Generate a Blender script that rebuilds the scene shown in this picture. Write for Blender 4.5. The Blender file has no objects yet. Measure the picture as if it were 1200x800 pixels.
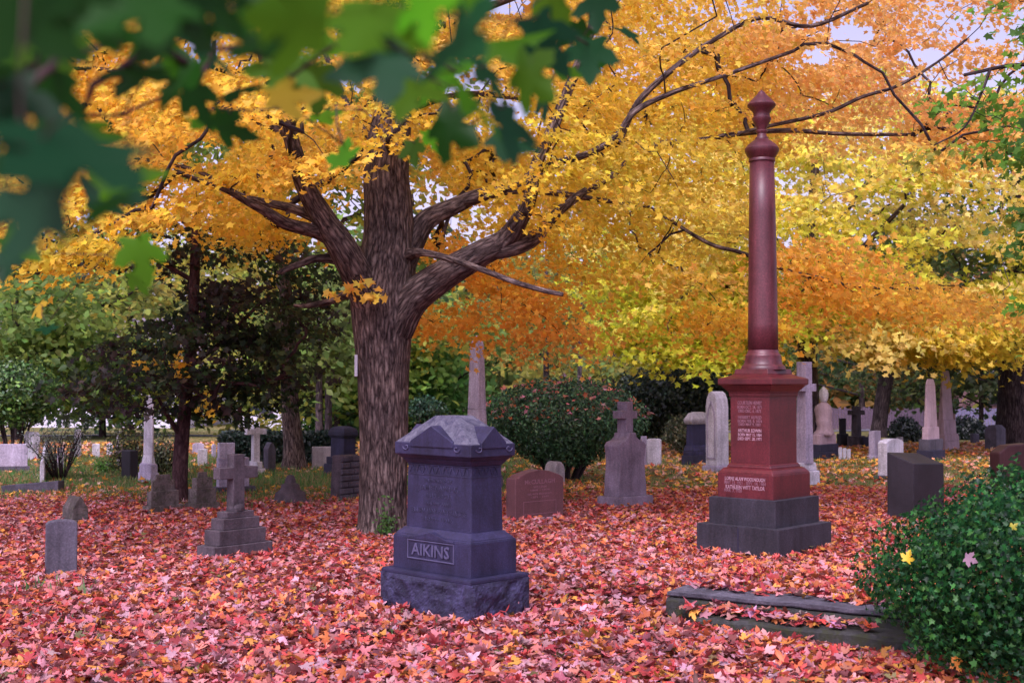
import bpy, bmesh, math, random
import numpy as np
from mathutils import Vector, Matrix, noise
random.seed(7); RNG = np.random.default_rng(11)
D = bpy.data
COL = bpy.context.scene.collection
PI = math.pi

# ------------------------------------------------------------------ camera maths (used for surveying the place)
F = 1465.0; CAMZ = 1.6; PITCH = math.atan(48.0/F)
cP, sP = math.cos(PITCH), math.sin(PITCH)
def ray(px, py):
    u = (px-600)/F; v = (400-py)/F
    return (u, cP - v*sP, sP + v*cP)
def PT(px, py, Y):
    d = ray(px, py); t = Y/d[1]
    return Vector((d[0]*t, Y, CAMZ + d[2]*t))
def zat(py, Y): return PT(600, py, Y).z
def proj(p):
    x, y, z = p[..., 0], p[..., 1], p[..., 2]-CAMZ
    dep = y*cP + z*sP; up = -y*sP + z*cP
    dep = np.where(dep < .05, .05, dep)
    return 600 + F*x/dep, 400 - F*up/dep
def sm(a, b, t):
    t = np.clip((t-a)/(b-a), 0, 1); return t*t*(3-2*t)
def gz(x, y):
    x = np.asarray(x, float); y = np.asarray(y, float)
    z = -0.7*sm(28, 65, y)
    # slightly raised lot behind the stone step
    s = (y - 8.9) + (x-1.2)*.6
    z = z + 0.10*sm(-.25, .1, s)*(1-sm(1.2, 2.8, s))*sm(.2, 1.0, x)*(1-sm(5, 8, x))
    s2 = (y-8.45)+(x-1.2)*.6; z = z - .07*np.exp(-(s2/.35)**2)*sm(.6, 1.2, x)*(1-sm(4, 6, x))
    z = z + .018*np.sin(x*.9+1.3)*np.cos(y*.7+.4) + .01*np.sin(x*2.3-y*1.7)
    return z
def G(px, py):
    d = ray(px, py); t = 1.6/max(1e-3, -d[2])
    for _ in range(30):
        z = CAMZ + d[2]*t
        g = float(gz(d[0]*t, d[1]*t)); t += (z-g)/max(.01, -d[2])*.8
        t = min(t, 400)
    return Vector((d[0]*t, d[1]*t, float(gz(d[0]*t, d[1]*t))))

# ------------------------------------------------------------------ tagging
def tag(o, label=None, cat=None, group=None, kind=None):
    if label: o['label'] = label
    if cat: o['category'] = cat
    if group: o['group'] = group
    if kind: o['kind'] = kind
    return o
def empty(name, loc, rz=0, label=None, cat=None, group=None):
    o = D.objects.new(name, None); COL.objects.link(o); o.location = loc; o.rotation_euler = (0, 0, rz)
    o.empty_display_size = .2
    return tag(o, label, cat, group)

# ------------------------------------------------------------------ materials
def nt(name):
    m = D.materials.new(name); m.use_nodes = True
    n = m.node_tree.nodes; l = m.node_tree.links
    b = n['Principled BSDF']
    return m, n, l, b
def ramp(n, stops):
    r = n.new('ShaderNodeValToRGB'); e = r.color_ramp.elements
    while len(e) > 1: e.remove(e[-1])
    for i, (p, c) in enumerate(stops):
        el = e[0] if i == 0 else e.new(p)
        el.position = p; el.color = (c[0], c[1], c[2], 1)
    return r
def nz(n, l, vec, scale, detail=6, rough=.6, dist=0):
    t = n.new('ShaderNodeTexNoise'); t.inputs['Scale'].default_value = scale
    t.inputs['Detail'].default_value = detail; t.inputs['Roughness'].default_value = rough
    t.inputs['Distortion'].default_value = dist
    if vec is not None: l.new(vec, t.inputs['Vector'])
    return t
def mixc(n, l, a, b, f, mode='MIX'):
    m = n.new('ShaderNodeMix'); m.data_type = 'RGBA'; m.blend_type = mode
    for s, v in ((6, a), (7, b), (0, f)):
        if hasattr(v, 'default_value') or hasattr(v, 'links'): l.new(v, m.inputs[s])
        elif s == 0: m.inputs[0].default_value = v
        else: m.inputs[s].default_value = (v[0], v[1], v[2], 1)
    return m.outputs[2]
def stone_mat(name, c, dark=.55, light=1.35, rough=.75, bump=.35, grain=90, stain=2.2, lichen=None, lich_amt=.5, streak=.3, spec=.35):
    c = [v*(.47 if max(c) < .3 else .72) for v in c]; lichen = lichen and [v*.42 for v in lichen]
    m, n, l, b = nt(name)
    tc = n.new('ShaderNodeTexCoord').outputs['Object']
    big = nz(n, l, tc, stain, 5, .65, .3); fine = nz(n, l, tc, grain, 3, .8)
    r1 = ramp(n, [(.3, [v*dark for v in c]), (.52, c), (.75, [min(1, v*light) for v in c])]); l.new(big.outputs['Fac'], r1.inputs[0])
    r2 = ramp(n, [(.3, (.62, .62, .62)), (.55, (1, 1, 1)), (.72, (1.45, 1.42, 1.4))]); l.new(fine.outputs['Fac'], r2.inputs[0])
    col = mixc(n, l, r1.outputs[0], r2.outputs[0], 1.0, 'MULTIPLY')
    mp = n.new('ShaderNodeMapping'); mp.inputs['Scale'].default_value = (9, 9, .9); l.new(tc, mp.inputs[0])
    st = nz(n, l, mp.outputs[0], 1.6, 4, .6)
    r3 = ramp(n, [(.35, (.45, .43, .42)), (.6, (1, 1, 1))]); l.new(st.outputs['Fac'], r3.inputs[0])
    col = mixc(n, l, col, r3.outputs[0], streak, 'MULTIPLY')
    if lichen:
        ln = nz(n, l, tc, 14, 8, .75, .6); lr = ramp(n, [(.56-lich_amt*.2, (0, 0, 0)), (.62, (1, 1, 1))]); l.new(ln.outputs['Fac'], lr.inputs[0])
        col = mixc(n, l, col, lichen, lr.outputs[0])
    l.new(col, b.inputs['Base Color']); b.inputs['Roughness'].default_value = rough
    b.inputs['Specular IOR Level'].default_value = spec
    bp = n.new('ShaderNodeBump'); bp.inputs['Strength'].default_value = bump; bp.inputs['Distance'].default_value = .01
    bn = nz(n, l, tc, 38, 8, .75); l.new(bn.outputs['Fac'], bp.inputs['Height']); l.new(bp.outputs[0], b.inputs['Normal'])
    return m
def plain(name, c, rough=.7, var=.25, scale=20):
    m, n, l, b = nt(name)
    tc = n.new('ShaderNodeTexCoord').outputs['Object']
    a = nz(n, l, tc, scale, 5, .7); r = ramp(n, [(.3, [v*(1-var) for v in c]), (.7, [min(1, v*(1+var)) for v in c])]); l.new(a.outputs['Fac'], r.inputs[0])
    l.new(r.outputs[0], b.inputs['Base Color']); b.inputs['Roughness'].default_value = rough
    return m
def leaf_mat(name, trans=.45, gloss=.06, rough=.45):
    m, n, l, b = nt(name)
    at = n.new('ShaderNodeAttribute'); at.attribute_name = 'tint'
    n.remove(b)
    df = n.new('ShaderNodeBsdfDiffuse'); tr = n.new('ShaderNodeBsdfTranslucent'); gl = n.new('ShaderNodeBsdfGlossy'); gl.inputs['Roughness'].default_value = rough
    l.new(at.outputs['Color'], df.inputs['Color'])
    g = n.new('ShaderNodeGamma'); g.inputs['Gamma'].default_value = .7; l.new(at.outputs['Color'], g.inputs[0]); l.new(g.outputs[0], tr.inputs['Color'])
    m1 = n.new('ShaderNodeMixShader'); m1.inputs[0].default_value = trans; l.new(df.outputs[0], m1.inputs[1]); l.new(tr.outputs[0], m1.inputs[2])
    m2 = n.new('ShaderNodeMixShader'); m2.inputs[0].default_value = gloss; l.new(m1.outputs[0], m2.inputs[1]); l.new(gl.outputs[0], m2.inputs[2])
    l.new(m2.outputs[0], n['Material Output'].inputs[0])
    return m
def bark_mat(name, dark, mid, light, sc=(34, 34, 4.5), bump=.9, moss=None):
    m, n, l, b = nt(name)
    at = n.new('ShaderNodeAttribute'); at.attribute_name = 'bark'
    mp = n.new('ShaderNodeMapping'); mp.inputs['Scale'].default_value = sc; l.new(at.outputs['Vector'], mp.inputs[0])
    a = nz(n, l, mp.outputs[0], 1.0, 8, .62, .9)
    v = n.new('ShaderNodeTexVoronoi'); v.feature = 'DISTANCE_TO_EDGE'; v.inputs['Scale'].default_value = .55
    wob = nz(n, l, at.outputs['Vector'], 5, 4, .6)
    mx = n.new('ShaderNodeVectorMath'); mx.operation = 'MULTIPLY_ADD'; l.new(wob.outputs['Color'], mx.inputs[0]); mx.inputs[1].default_value = (2.2, 2.2, 2.2); l.new(mp.outputs[0], mx.inputs[2])
    l.new(mx.outputs[0], v.inputs['Vector'])
    mul = n.new('ShaderNodeMath'); mul.operation = 'MULTIPLY_ADD'; l.new(v.outputs['Distance'], mul.inputs[0]); mul.inputs[1].default_value = .9; l.new(a.outputs['Fac'], mul.inputs[2])
    r = ramp(n, [(.42, dark), (.66, mid), (.92, light)]); l.new(mul.outputs[0], r.inputs[0])
    big = nz(n, l, at.outputs['Vector'], 2.5, 4, .6)
    r2 = ramp(n, [(.35, (.6, .58, .6)), (.65, (1.25, 1.2, 1.15))]); l.new(big.outputs['Fac'], r2.inputs[0])
    col = mixc(n, l, r.outputs[0], r2.outputs[0], 1.0, 'MULTIPLY')
    if moss:
        mr = ramp(n, [(.55, (0, 0, 0)), (.7, (1, 1, 1))]); l.new(nz(n, l, at.outputs['Vector'], 4, 6, .7).outputs['Fac'], mr.inputs[0])
        col = mixc(n, l, col, moss, mr.outputs[0])
    l.new(col, b.inputs['Base Color']); b.inputs['Roughness'].default_value = .9
    b.inputs['Specular IOR Level'].default_value = .15
    bp = n.new('ShaderNodeBump'); bp.inputs['Strength'].default_value = bump; bp.inputs['Distance'].default_value = .03
    l.new(mul.outputs[0], bp.inputs['Height']); l.new(bp.outputs[0], b.inputs['Normal'])
    return m

M = {}
M['blue'] = stone_mat('blue_grey_granite', (.056, .050, .138), dark=.55, light=1.5, rough=.6, bump=.25, grain=75, stain=3.5, streak=.6)
M['bluerock'] = stone_mat('blue_grey_rock_face', (.068, .061, .155), dark=.3, light=2.1, rough=.7, bump=1.0, grain=60, stain=9, streak=.2)
M['bluecap'] = stone_mat('lichened_granite_cap', (.09, .085, .17), rough=.8, bump=.4, lichen=(.30, .29, .38), lich_amt=.9)
M['shadowink'] = plain('carved_shadow_granite', (.012, .010, .035), .7)  # dark tone standing in for shade at the lettering; also the mortar joint
M['blueedge'] = plain('pale_worn_carving_highlight', (.072, .066, .135), .7)  # worn pale carving; also the painted highlight along letter edges
M['red'] = stone_mat('polished_red_granite', (.225, .032, .044), dark=.55, light=1.35, rough=.38, bump=.05, grain=62, stain=2.4, streak=.4, spec=.5)
M['redcol'] = stone_mat('red_granite_column_stone', (.24, .055, .075), dark=.6, light=1.3, rough=.40, bump=.05, grain=60, stain=2.4, streak=.6, spec=.5)
M['redplinth'] = stone_mat('dark_grey_plinth_stone', (.075, .065, .095), dark=.6, light=1.4, rough=.85, bump=.45, grain=70, streak=.6)
M['ink'] = plain('white_letter_paint', (.36, .22, .27), .6)
M['inkfaint'] = plain('faded_letter_paint', (.19, .09, .12), .6)
M['brownstone'] = stone_mat('weathered_brown_stone', (.19, .15, .185), dark=.5, light=1.4, rough=.9, bump=.6, grain=50, stain=3, streak=.5)
M['crossstone'] = stone_mat('purple_grey_weathered_stone', (.30, .25, .34), dark=.6, light=1.3, rough=.9, bump=.5, grain=60, streak=.5)
M['greystone'] = stone_mat('weathered_grey_stone', (.22, .20, .27), dark=.55, light=1.35, rough=.9, bump=.5, grain=60, streak=.5)
M['darkgrey'] = stone_mat('dark_granite', (.05, .042, .06), dark=.6, light=1.4, rough=.6, bump=.3, grain=120, streak=.3)
M['darkblue'] = stone_mat('dark_blue_stone', (.07, .065, .13), dark=.6, light=1.4, rough=.8, bump=.4, streak=.4)
M['tan'] = stone_mat('mossy_tan_stone', (.29, .25, .25), dark=.45, light=1.3, rough=.95, bump=.7, grain=40, stain=5, lichen=(.12, .12, .085), lich_amt=.3, streak=.6)
M['pink'] = stone_mat('pink_granite', (.28, .12, .14), dark=.7, light=1.3, rough=.6, bump=.25, grain=130, streak=.25)
M['palepink'] = stone_mat('pale_pink_stone', (.62, .45, .52), dark=.7, light=1.2, rough=.8, bump=.3, streak=.4)
M['white'] = stone_mat('weathered_white_marble', (.88, .85, .95), dark=.65, light=1.2, rough=.75, bump=.25, grain=50, streak=.45)
M['lilac'] = stone_mat('pale_lilac_grey_marble', (.62, .55, .72), dark=.7, light=1.2, rough=.8, bump=.3, grain=50, streak=.5)
M['offgrey'] = stone_mat('light_grey_stone', (.50, .46, .50), dark=.65, light=1.2, rough=.85, bump=.4, streak=.5)
M['slate'] = stone_mat('mossy_slab_stone', (.085, .085, .085), dark=.4, light=1.7, rough=.9, bump=.8, grain=30, stain=4, lichen=(.075, .085, .035), lich_amt=.45, streak=.5)
M['slabtop'] = stone_mat('worn_slab_top', (.20, .185, .24), dark=.45, light=1.6, rough=.9, bump=.8, grain=30, stain=5, streak=.0)
M['redbrown'] = stone_mat('red_brown_granite', (.12, .045, .05), dark=.7, light=1.3, rough=.5, bump=.2)
M['bark'] = bark_mat('maple_bark', (.020, .014, .014), (.105, .080, .076), (.24, .195, .18), sc=(44, 44, 8))
M['barkdark'] = bark_mat('dark_bark', (.014, .010, .011), (.05, .036, .040), (.10, .08, .08))
M['barkyoung'] = bark_mat('young_bark', (.03, .016, .018), (.065, .036, .040), (.11, .07, .07), sc=(30, 30, 10), bump=.4)
M['barkgrey'] = bark_mat('grey_bark', (.03, .022, .03), (.10, .08, .095), (.20, .165, .18))
M['leaf'] = leaf_mat('autumn_leaf', .5, .010)
M['litter'] = leaf_mat('fallen_leaf', .12, .03, .5)
M['green'] = leaf_mat('green_leaf', .38, .02, .4)
M['needle'] = leaf_mat('evergreen_leaf', .12, .05, .45)
M['wood'] = plain('weathered_fence_board', (.10, .065, .095), .85, .4, 12)
M['woodblue'] = plain('blue_grey_fence_board', (.12, .11, .19), .85, .4, 12)
M['brick'] = plain('pink_brick', (.20, .11, .125), .9, .2, 30)
M['render'] = plain('pale_house_wall', (.62, .60, .68), .8, .08, 6)
M['glass'] = plain('dark_window_glass', (.03, .035, .05), .15, .1)
M['roof'] = plain('house_roof', (.16, .13, .16), .85, .3, 10)
M['gutter'] = plain('white_gutter', (.6, .6, .75), .5, .05)
M['tin'] = plain('galvanised_tag', (.45, .45, .52), .45, .1)

# ------------------------------------------------------------------ mesh builder
class MB:
    def __init__(s): s.v = []; s.f = []
    def add(s, vs, fs):
        o = len(s.v); s.v += [tuple(v) for v in vs]; s.f += [tuple(i+o for i in f) for f in fs]
    def frus(s, hx0, hy0, z0, hx1, hy1, z1, cx=0, cy=0):
        vs = [(cx+sx*hx, cy+sy*hy, z) for z, hx, hy in ((z0, hx0, hy0), (z1, hx1, hy1)) for sx, sy in ((-1, -1), (1, -1), (1, 1), (-1, 1))]
        s.add(vs, [(3, 2, 1, 0), (4, 5, 6, 7), (0, 1, 5, 4), (1, 2, 6, 5), (2, 3, 7, 6), (3, 0, 4, 7)])
    def box(s, x0, x1, y0, y1, z0, z1):
        s.frus((x1-x0)/2, (y1-y0)/2, z0, (x1-x0)/2, (y1-y0)/2, z1, (x0+x1)/2, (y0+y1)/2)
    def prism(s, prof, y0, y1, swap=False):
        """profile in (x,z), extruded along y (or profile in (y,z) along x when swap)"""
        n = len(prof)
        if swap: vs = [(y0, a, b) for a, b in prof]+[(y1, a, b) for a, b in prof]
        else: vs = [(a, y0, b) for a, b in prof]+[(a, y1, b) for a, b in prof]
        s.add(vs, [tuple(range(n)), tuple(range(2*n-1, n-1, -1))]+[(i, i+n, (i+1) % n+n, (i+1) % n) for i in range(n)])
    def lathe(s, prof, n=40, cx=0, cy=0, sq=0):
        vs = []; fs = []
        for r, z in prof:
            for k in range(n):
                a = 2*PI*k/n; vs.append((cx+r*math.cos(a), cy+r*math.sin(a), z))
        for i in range(len(prof)-1):
            for k in range(n):
                k2 = (k+1) % n; fs.append((i*n+k, i*n+k2, (i+1)*n+k2, (i+1)*n+k))
        fs.append(tuple(range(n-1, -1, -1))); fs.append(tuple((len(prof)-1)*n+k for k in range(n)))
        s.add(vs, fs)
    def rock(s, hx, hy, z0, z1, amp=.02, div=.02, seed=0, margin=.03, top=True, tap=0):
        """rock-faced block: the sides bulge and chip, the arrises stay straight"""
        def side(n0, n1, P0, ax, L, nrm):
            nu = max(4, int(L/div)); nv = max(3, int((z1-z0)/div)); vs = []
            for j in range(nv+1):
                for i in range(nu+1):
                    u = i/nu; w = j/nv
                    p = Vector(P0)+Vector(ax)*(L*u); p.z = z0+(z1-z0)*w
                    e = min(u*L, (1-u)*L, (1-w)*(z1-z0)*1.0)/margin; e = max(0, min(1, e))
                    q = p*14+Vector((seed, seed*2.1, 0))
                    h = noise.noise(q*.45)*.9+noise.noise(q)*.7+abs(noise.noise(q*2.3))*.5
                    vs.append(p+Vector(nrm)*(amp*e*(h+.35)))
            fs = [(j*(nu+1)+i, j*(nu+1)+i+1, (j+1)*(nu+1)+i+1, (j+1)*(nu+1)+i) for j in range(nv) for i in range(nu)]
            s.add(vs, fs)
        side(0, 0, (-hx, -hy, 0), (1, 0, 0), 2*hx, (0, -1, 0)); side(0, 0, (hx, -hy, 0), (0, 1, 0), 2*hy, (1, 0, 0))
        side(0, 0, (hx, hy, 0), (-1, 0, 0), 2*hx, (0, 1, 0)); side(0, 0, (-hx, hy, 0), (0, -1, 0), 2*hy, (-1, 0, 0))
        s.add([(-hx, -hy, z1), (hx, -hy, z1), (hx, hy, z1), (-hx, hy, z1)], [(0, 1, 2, 3)])
    def build(s, name, mat, parent=None, bevel=0, smooth=False, fixn=True):
        me = D.meshes.new(name); me.from_pydata(s.v, [], s.f); me.update()
        if fixn:
            bm = bmesh.new(); bm.from_mesh(me); bmesh.ops.recalc_face_normals(bm, faces=bm.faces); bm.to_mesh(me); bm.free()
        me.materials.append(M[mat] if isinstance(mat, str) else mat)
        o = D.objects.new(name, me); COL.objects.link(o)
        if parent is not None: o.parent = parent
        if smooth:
            for p in me.polygons: p.use_smooth = True
        if bevel:
            b = o.modifiers.new('bevel', 'BEVEL'); b.width = bevel; b.segments = 2; b.limit_method = 'ANGLE'; b.angle_limit = .6; b.harden_normals = False
        return o
def chip(o, amp=.004, sc=6, cuts=0):
    """slight unevenness of old hewn stone"""
    me = o.data
    for v in me.vertices:
        p = v.co*sc
        v.co += Vector((noise.noise(p), noise.noise(p+Vector((9, 3, 1))), noise.noise(p+Vector((4, 8, 2)))))*amp
_tc = {}
def text(s, size, mat, parent, origin, face, ext=.0015, name='inscription', align='CENTER', width=None):
    cu = D.curves.new('t', 'FONT'); cu.body = s; cu.size = size; cu.extrude = ext; cu.align_x = align; cu.align_y = 'CENTER'; cu.resolution_u = 2
    cu.offset = size*.012
    to = D.objects.new('t', cu); COL.objects.link(to); bpy.context.view_layer.update()
    me = D.meshes.new_from_object(to.evaluated_get(bpy.context.evaluated_depsgraph_get()))
    D.objects.remove(to); me.name = name
    me.materials.clear(); me.materials.append(M[mat])
    xs = [v.co.x for v in me.vertices]; w = max(xs)-min(xs)
    if width:
        k = width/w
        for v in me.vertices: v.co.x *= k
    R = {'L': Matrix(((0, 0, -1), (-1, 0, 0), (0, 1, 0))), 'R': Matrix(((1, 0, 0), (0, 0, -1), (0, 1, 0)))}[face]
    for v in me.vertices: v.co = R @ v.co + Vector(origin)
    o = D.objects.new(name, me); COL.objects.link(o); o.parent = parent
    return o

# ------------------------------------------------------------------ surveying a stone from its near corner
FOOT = []
class Mono:
    def __init__(s, name, label, cx, cy, lx, rx, alpha=45, cat='gravestone', group=None, sink=.03):
        a = math.radians(alpha); s.a = a
        s.C = G(cx, cy); s.d = s.C.y
        r = (math.cos(a), math.sin(a)); l = (-math.sin(a), math.cos(a))
        def solve(dr, px):
            k = (px-600)/F*cP
            return (k*s.C.y-s.C.x)/(dr[0]-k*dr[1])
        s.wr = solve(r, rx); s.wl = solve(l, lx)
        s.W0 = rx-lx
        if alpha < 36: s.wl = min(s.wl, .30*s.wr+.05)
        ctr = s.C + Vector((r[0]*s.wr/2+l[0]*s.wl/2, r[1]*s.wr/2+l[1]*s.wl/2, 0)); s.ctr = ctr
        s.z0 = s.C.z; ctr.z = s.z0
        s.k = 2*(math.cos(a)+math.sin(a))*F/ctr.y
        s.e = empty(name, ctr, a, label, cat, group)
        FOOT.append((ctr.x, ctr.y, a, s.wr/2, s.wl/2)); s.bot = -sink
    def ins(s, W): return (s.W0-W)/s.k
    def z(s, py, i=0): return zat(py, s.d+i*(math.cos(s.a)+math.sin(s.a)))-s.z0
    def tiers(s, specs):
        """specs: (part, material, [(W, y), ...]) consecutive rings, pixel widths and heights"""
        out = {}
        for part, mat, rings in specs:
            mb = MB(); prev = None
            for W, y in rings:
                i = s.ins(W); hx, hy = max(.01, s.wr/2-i), max(.01, s.wl/2-i)
                z = s.bot if y is None else s.z(y, i)
                if prev is None and y is not None and getattr(s, 'zl', None) is not None: z = min(z, s.zl-.003)
                if prev: mb.frus(prev[0], prev[1], prev[2], hx, hy, z)
                prev = (hx, hy, z)
            s.zl = z
            out[part] = mb.build(part, mat, s.e, bevel=.006 if s.d < 18 else .012)
        return out

# ------------------------------------------------------------------ tubes / trees
def catmull(P, n=6):
    P = [np.array(p, float) for p in P]; Q = [2*P[0]-P[1]]+P+[2*P[-1]-P[-2]]; out = []
    for i in range(1, len(Q)-2):
        for k in range(n):
            t = k/n; a, b, c, d = Q[i-1], Q[i], Q[i+1], Q[i+2]
            out.append(.5*((2*b)+(-a+c)*t+(2*a-5*b+4*c-d)*t*t+(-a+3*b-3*c+d)*t**3))
    out.append(P[-1]); return np.array(out)
class Tubes:
    def __init__(s): s.v = []; s.b = []; s.f = []; s.n = 0
    def add(s, pts, rad, sides=8, wob=0, seed=0, flare=None, L0=0):
        pts = np.asarray(pts, float); rad = np.asarray(rad, float); n = len(pts)
        T = np.gradient(pts, axis=0); T /= np.linalg.norm(T, axis=1)[:, None]+1e-9
        up = np.array([1., 0, 0]) if abs(T[0][0]) < .8 else np.array([0, 1., 0])
        ang = np.linspace(0, 2*PI, sides, endpoint=False); V = []; B = []; L = L0
        for i in range(n):
            if i: L += np.linalg.norm(pts[i]-pts[i-1])
            a = up-T[i]*np.dot(up, T[i]); a /= np.linalg.norm(a)+1e-9; b = np.cross(T[i], a); up = a
            for t in ang:
                r = rad[i]
                if wob:
                    q = Vector((math.cos(t)*1.3, math.sin(t)*1.3, L*.5))
                    r *= 1+wob*noise.noise(q*1.1+Vector((seed, 0, 0)))+wob*.35*noise.noise(Vector((math.cos(t)*6, math.sin(t)*6, L*1.1+seed)))
                if flare is not None: r *= 1+flare(i/(n-1), t)
                V.append(pts[i]+a*(r*math.cos(t))+b*(r*math.sin(t)))
                B.append((math.cos(t)*max(rad[i], .01)+seed*.37, math.sin(t)*max(rad[i], .01), L))
        o = s.n; s.v += V; s.b += B; s.n += len(V)
        for i in range(n-1):
            for k in range(sides):
                k2 = (k+1) % sides; s.f.append((o+i*sides+k, o+i*sides+k2, o+(i+1)*sides+k2, o+(i+1)*sides+k))
        s.f.append(tuple(o+(n-1)*sides+k for k in range(sides)))
    def build(s, name, mat, parent=None):
        me = D.meshes.new(name); me.from_pydata([tuple(v) for v in s.v], [], s.f); me.update()
        at = me.attributes.new('bark', 'FLOAT_VECTOR', 'POINT'); at.data.foreach_set('vector', np.array(s.b, 'f').ravel())
        for p in me.polygons: p.use_smooth = True
        me.materials.append(M[mat]); o = D.objects.new(name, me); COL.objects.link(o)
        if parent is not None: o.parent = parent; o.matrix_parent_inverse = Matrix.Translation(-parent.location)
        return o
# leaf outlines (base at origin, tip at y=1)
def sym(half):
    R = half; L = [(-x, y) for x, y in reversed(half) if abs(x) > 1e-6]
    return np.array(R+L, float)
LEAF_LO = sym([(0, -.02), (.40, .02), (.30, .22), (.62, .50), (.24, .52), (0, 1.0)])
LEAF_HI = sym([(0, 0), (.12, -.04), (.30, -.10), (.46, -.06), (.36, .06), (.34, .14), (.52, .20), (.66, .40), (.74, .50), (.58, .52), (.56, .60), (.44, .56), (.26, .46), (.22, .50), (.24, .66), (.32, .72), (.20, .78), (.14, .90), (0, 1.08)])
LEAF_DI = np.array([(0, 0), (.36, .35), (.22, .75), (0, 1), (-.22, .75), (-.36, .35)], float)
LEAF_SM = np.array([(0, 0), (.3, .45), (0, 1), (-.3, .45)], float)
def leaf_mesh(name, pos, nrm, size, col, tmpl, mat, parent=None, curl=.35, down=None):
    pos = np.asarray(pos, float); N = len(pos); K = len(tmpl)
    nrm = nrm/(np.linalg.norm(nrm, axis=1)[:, None]+1e-9)
    rv = RNG.normal(size=(N, 3))
    if down is not None: rv = rv*.6+down
    t = rv-nrm*np.sum(rv*nrm, 1)[:, None]; t /= np.linalg.norm(t, axis=1)[:, None]+1e-9   # leaf's y axis
    s = np.cross(t, nrm)
    cen = np.array([[0, .38]]) if K > 4 else None
    T = np.vstack([tmpl, cen]) if K > 4 else tmpl
    KK = len(T); T = T-np.array([0, .4])
    a = RNG.normal(0, curl, (N, 1)); b = RNG.normal(0, curl, (N, 1)); c = RNG.normal(0, curl*.6, (N, 1))
    X = T[None, :, 0]*RNG.uniform(.68, 1.08, (N, 1)); Y = T[None, :, 1]+T[None, :, 0]*RNG.normal(0, .12, (N, 1))
    Z = a*np.abs(X)+b*Y*Y+c*X*Y
    sc = size[:, None]
    V = pos[:, None, :]+(X*sc)[..., None]*s[:, None, :]+(Y*sc)[..., None]*t[:, None, :]+(Z*sc)[..., None]*nrm[:, None, :]
    V = V.reshape(-1, 3)
    if K > 4: tri = np.array([(i, (i+1) % K, K) for i in range(K)])
    else: tri = np.array([(0, 1, 2, 3)])
    FN = len(tri); S = tri.shape[1]
    idx = (tri[None]+(np.arange(N)*KK)[:, None, None]).reshape(-1)
    me = D.meshes.new(name); me.vertices.add(len(V)); me.vertices.foreach_set('co', V.astype('f').ravel())
    me.loops.add(len(idx)); me.loops.foreach_set('vertex_index', idx.astype('i'))
    me.polygons.add(N*FN); me.polygons.foreach_set('loop_start', (np.arange(N*FN)*S).astype('i'))
    me.update(calc_edges=True)
    at = me.attributes.new('tint', 'FLOAT_COLOR', 'POINT')
    C = np.ones((N, KK, 4), 'f'); C[:, :, :3] = np.clip(col, 0, 1)[:, None, :]
    at.data.foreach_set('color', C.ravel())
    me.materials.append(M[mat]); o = D.objects.new(name, me); COL.objects.link(o)
    if parent is not None: o.parent = parent; o.matrix_parent_inverse = Matrix.Translation(-parent.location)
    return o
def vary(base, N, dv=.2, dh=.12):
    base = np.broadcast_to(np.asarray(base, float), (N, 3))
    v = np.exp(RNG.normal(0, dv, (N, 1))); h = np.exp(RNG.normal(0, dh, (N, 3)))
    return base*v*h
def grow(start, targets, origin, sag=.1, rmin=.004, rk=.0045, nseg=4, rmax=.08):
    """attach every target to the nearest existing wood, closest targets first; pipe-model radii"""
    start = np.asarray(start, float); nodes = [tuple(p) for p in start]; par = [-1]*len(nodes); cnt = [0]*len(nodes)
    ns = len(nodes)
    order = np.argsort(np.linalg.norm(targets-np.array(origin), axis=1))
    arr = np.zeros((ns+len(targets)*nseg+4, 3)); arr[:ns] = start; n = ns; par = np.full(len(arr), -1)
    for t in order:
        tg = targets[t]; d = arr[:n]-tg; dd = np.sqrt((d**2).sum(1)) + np.maximum(0, arr[:n, 2]-tg[2])*.15
        # prefer wood that lies nearer the trunk than the target
        i = int(np.argmin(dd)); a = arr[i].copy(); prev = i; L = np.linalg.norm(tg-a)
        for k in range(1, nseg+1):
            u = k/nseg; p = a+(tg-a)*u; p[2] += math.sin(u*PI)*sag*L
            if k < nseg: p += RNG.normal(0, .045*L, 3)
            arr[n] = p; par[n] = prev; prev = n; n += 1
    c = np.zeros(n); leafs = np.ones(n); 
    w = np.zeros(n)
    child = np.zeros(n, int)
    for i in range(ns, n):
        child[par[i]] += 1
    for i in range(ns, n):
        if child[i] == 0: w[i] = 1
    for i in range(n-1, ns-1, -1):
        if par[i] >= ns: w[par[i]] += w[i]
    return arr[:n], par[:n], w, ns
def twigs(name, mat, parent, arr, par, w, ns, rmin=.005, rk=.008, rmax=.07, sides=5, seed=0):
    T = Tubes(); n = len(arr); done = np.zeros(n, bool)
    kids = {}
    for i in range(ns, n): kids.setdefault(par[i], []).append(i)
    r = lambda i: min(rmax, rmin+rk*(w[i]**.55-1 if w[i] > 1 else 0))
    for i in range(ns, n):
        p = par[i]
        first = p < ns or kids[p][0] != i and True
        if p < ns or max(kids[p], key=lambda q: w[q]) != i:
            chain = [p, i]; rr = [r(i), r(i)]; j = i
            while j in kids:
                j = max(kids[j], key=lambda q: w[q]); chain.append(j); rr.append(r(j))
            rr[-1] = rmin*.5
            T.add(arr[chain], rr, sides, seed=seed)
    return T.build(name, mat, parent)
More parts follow.
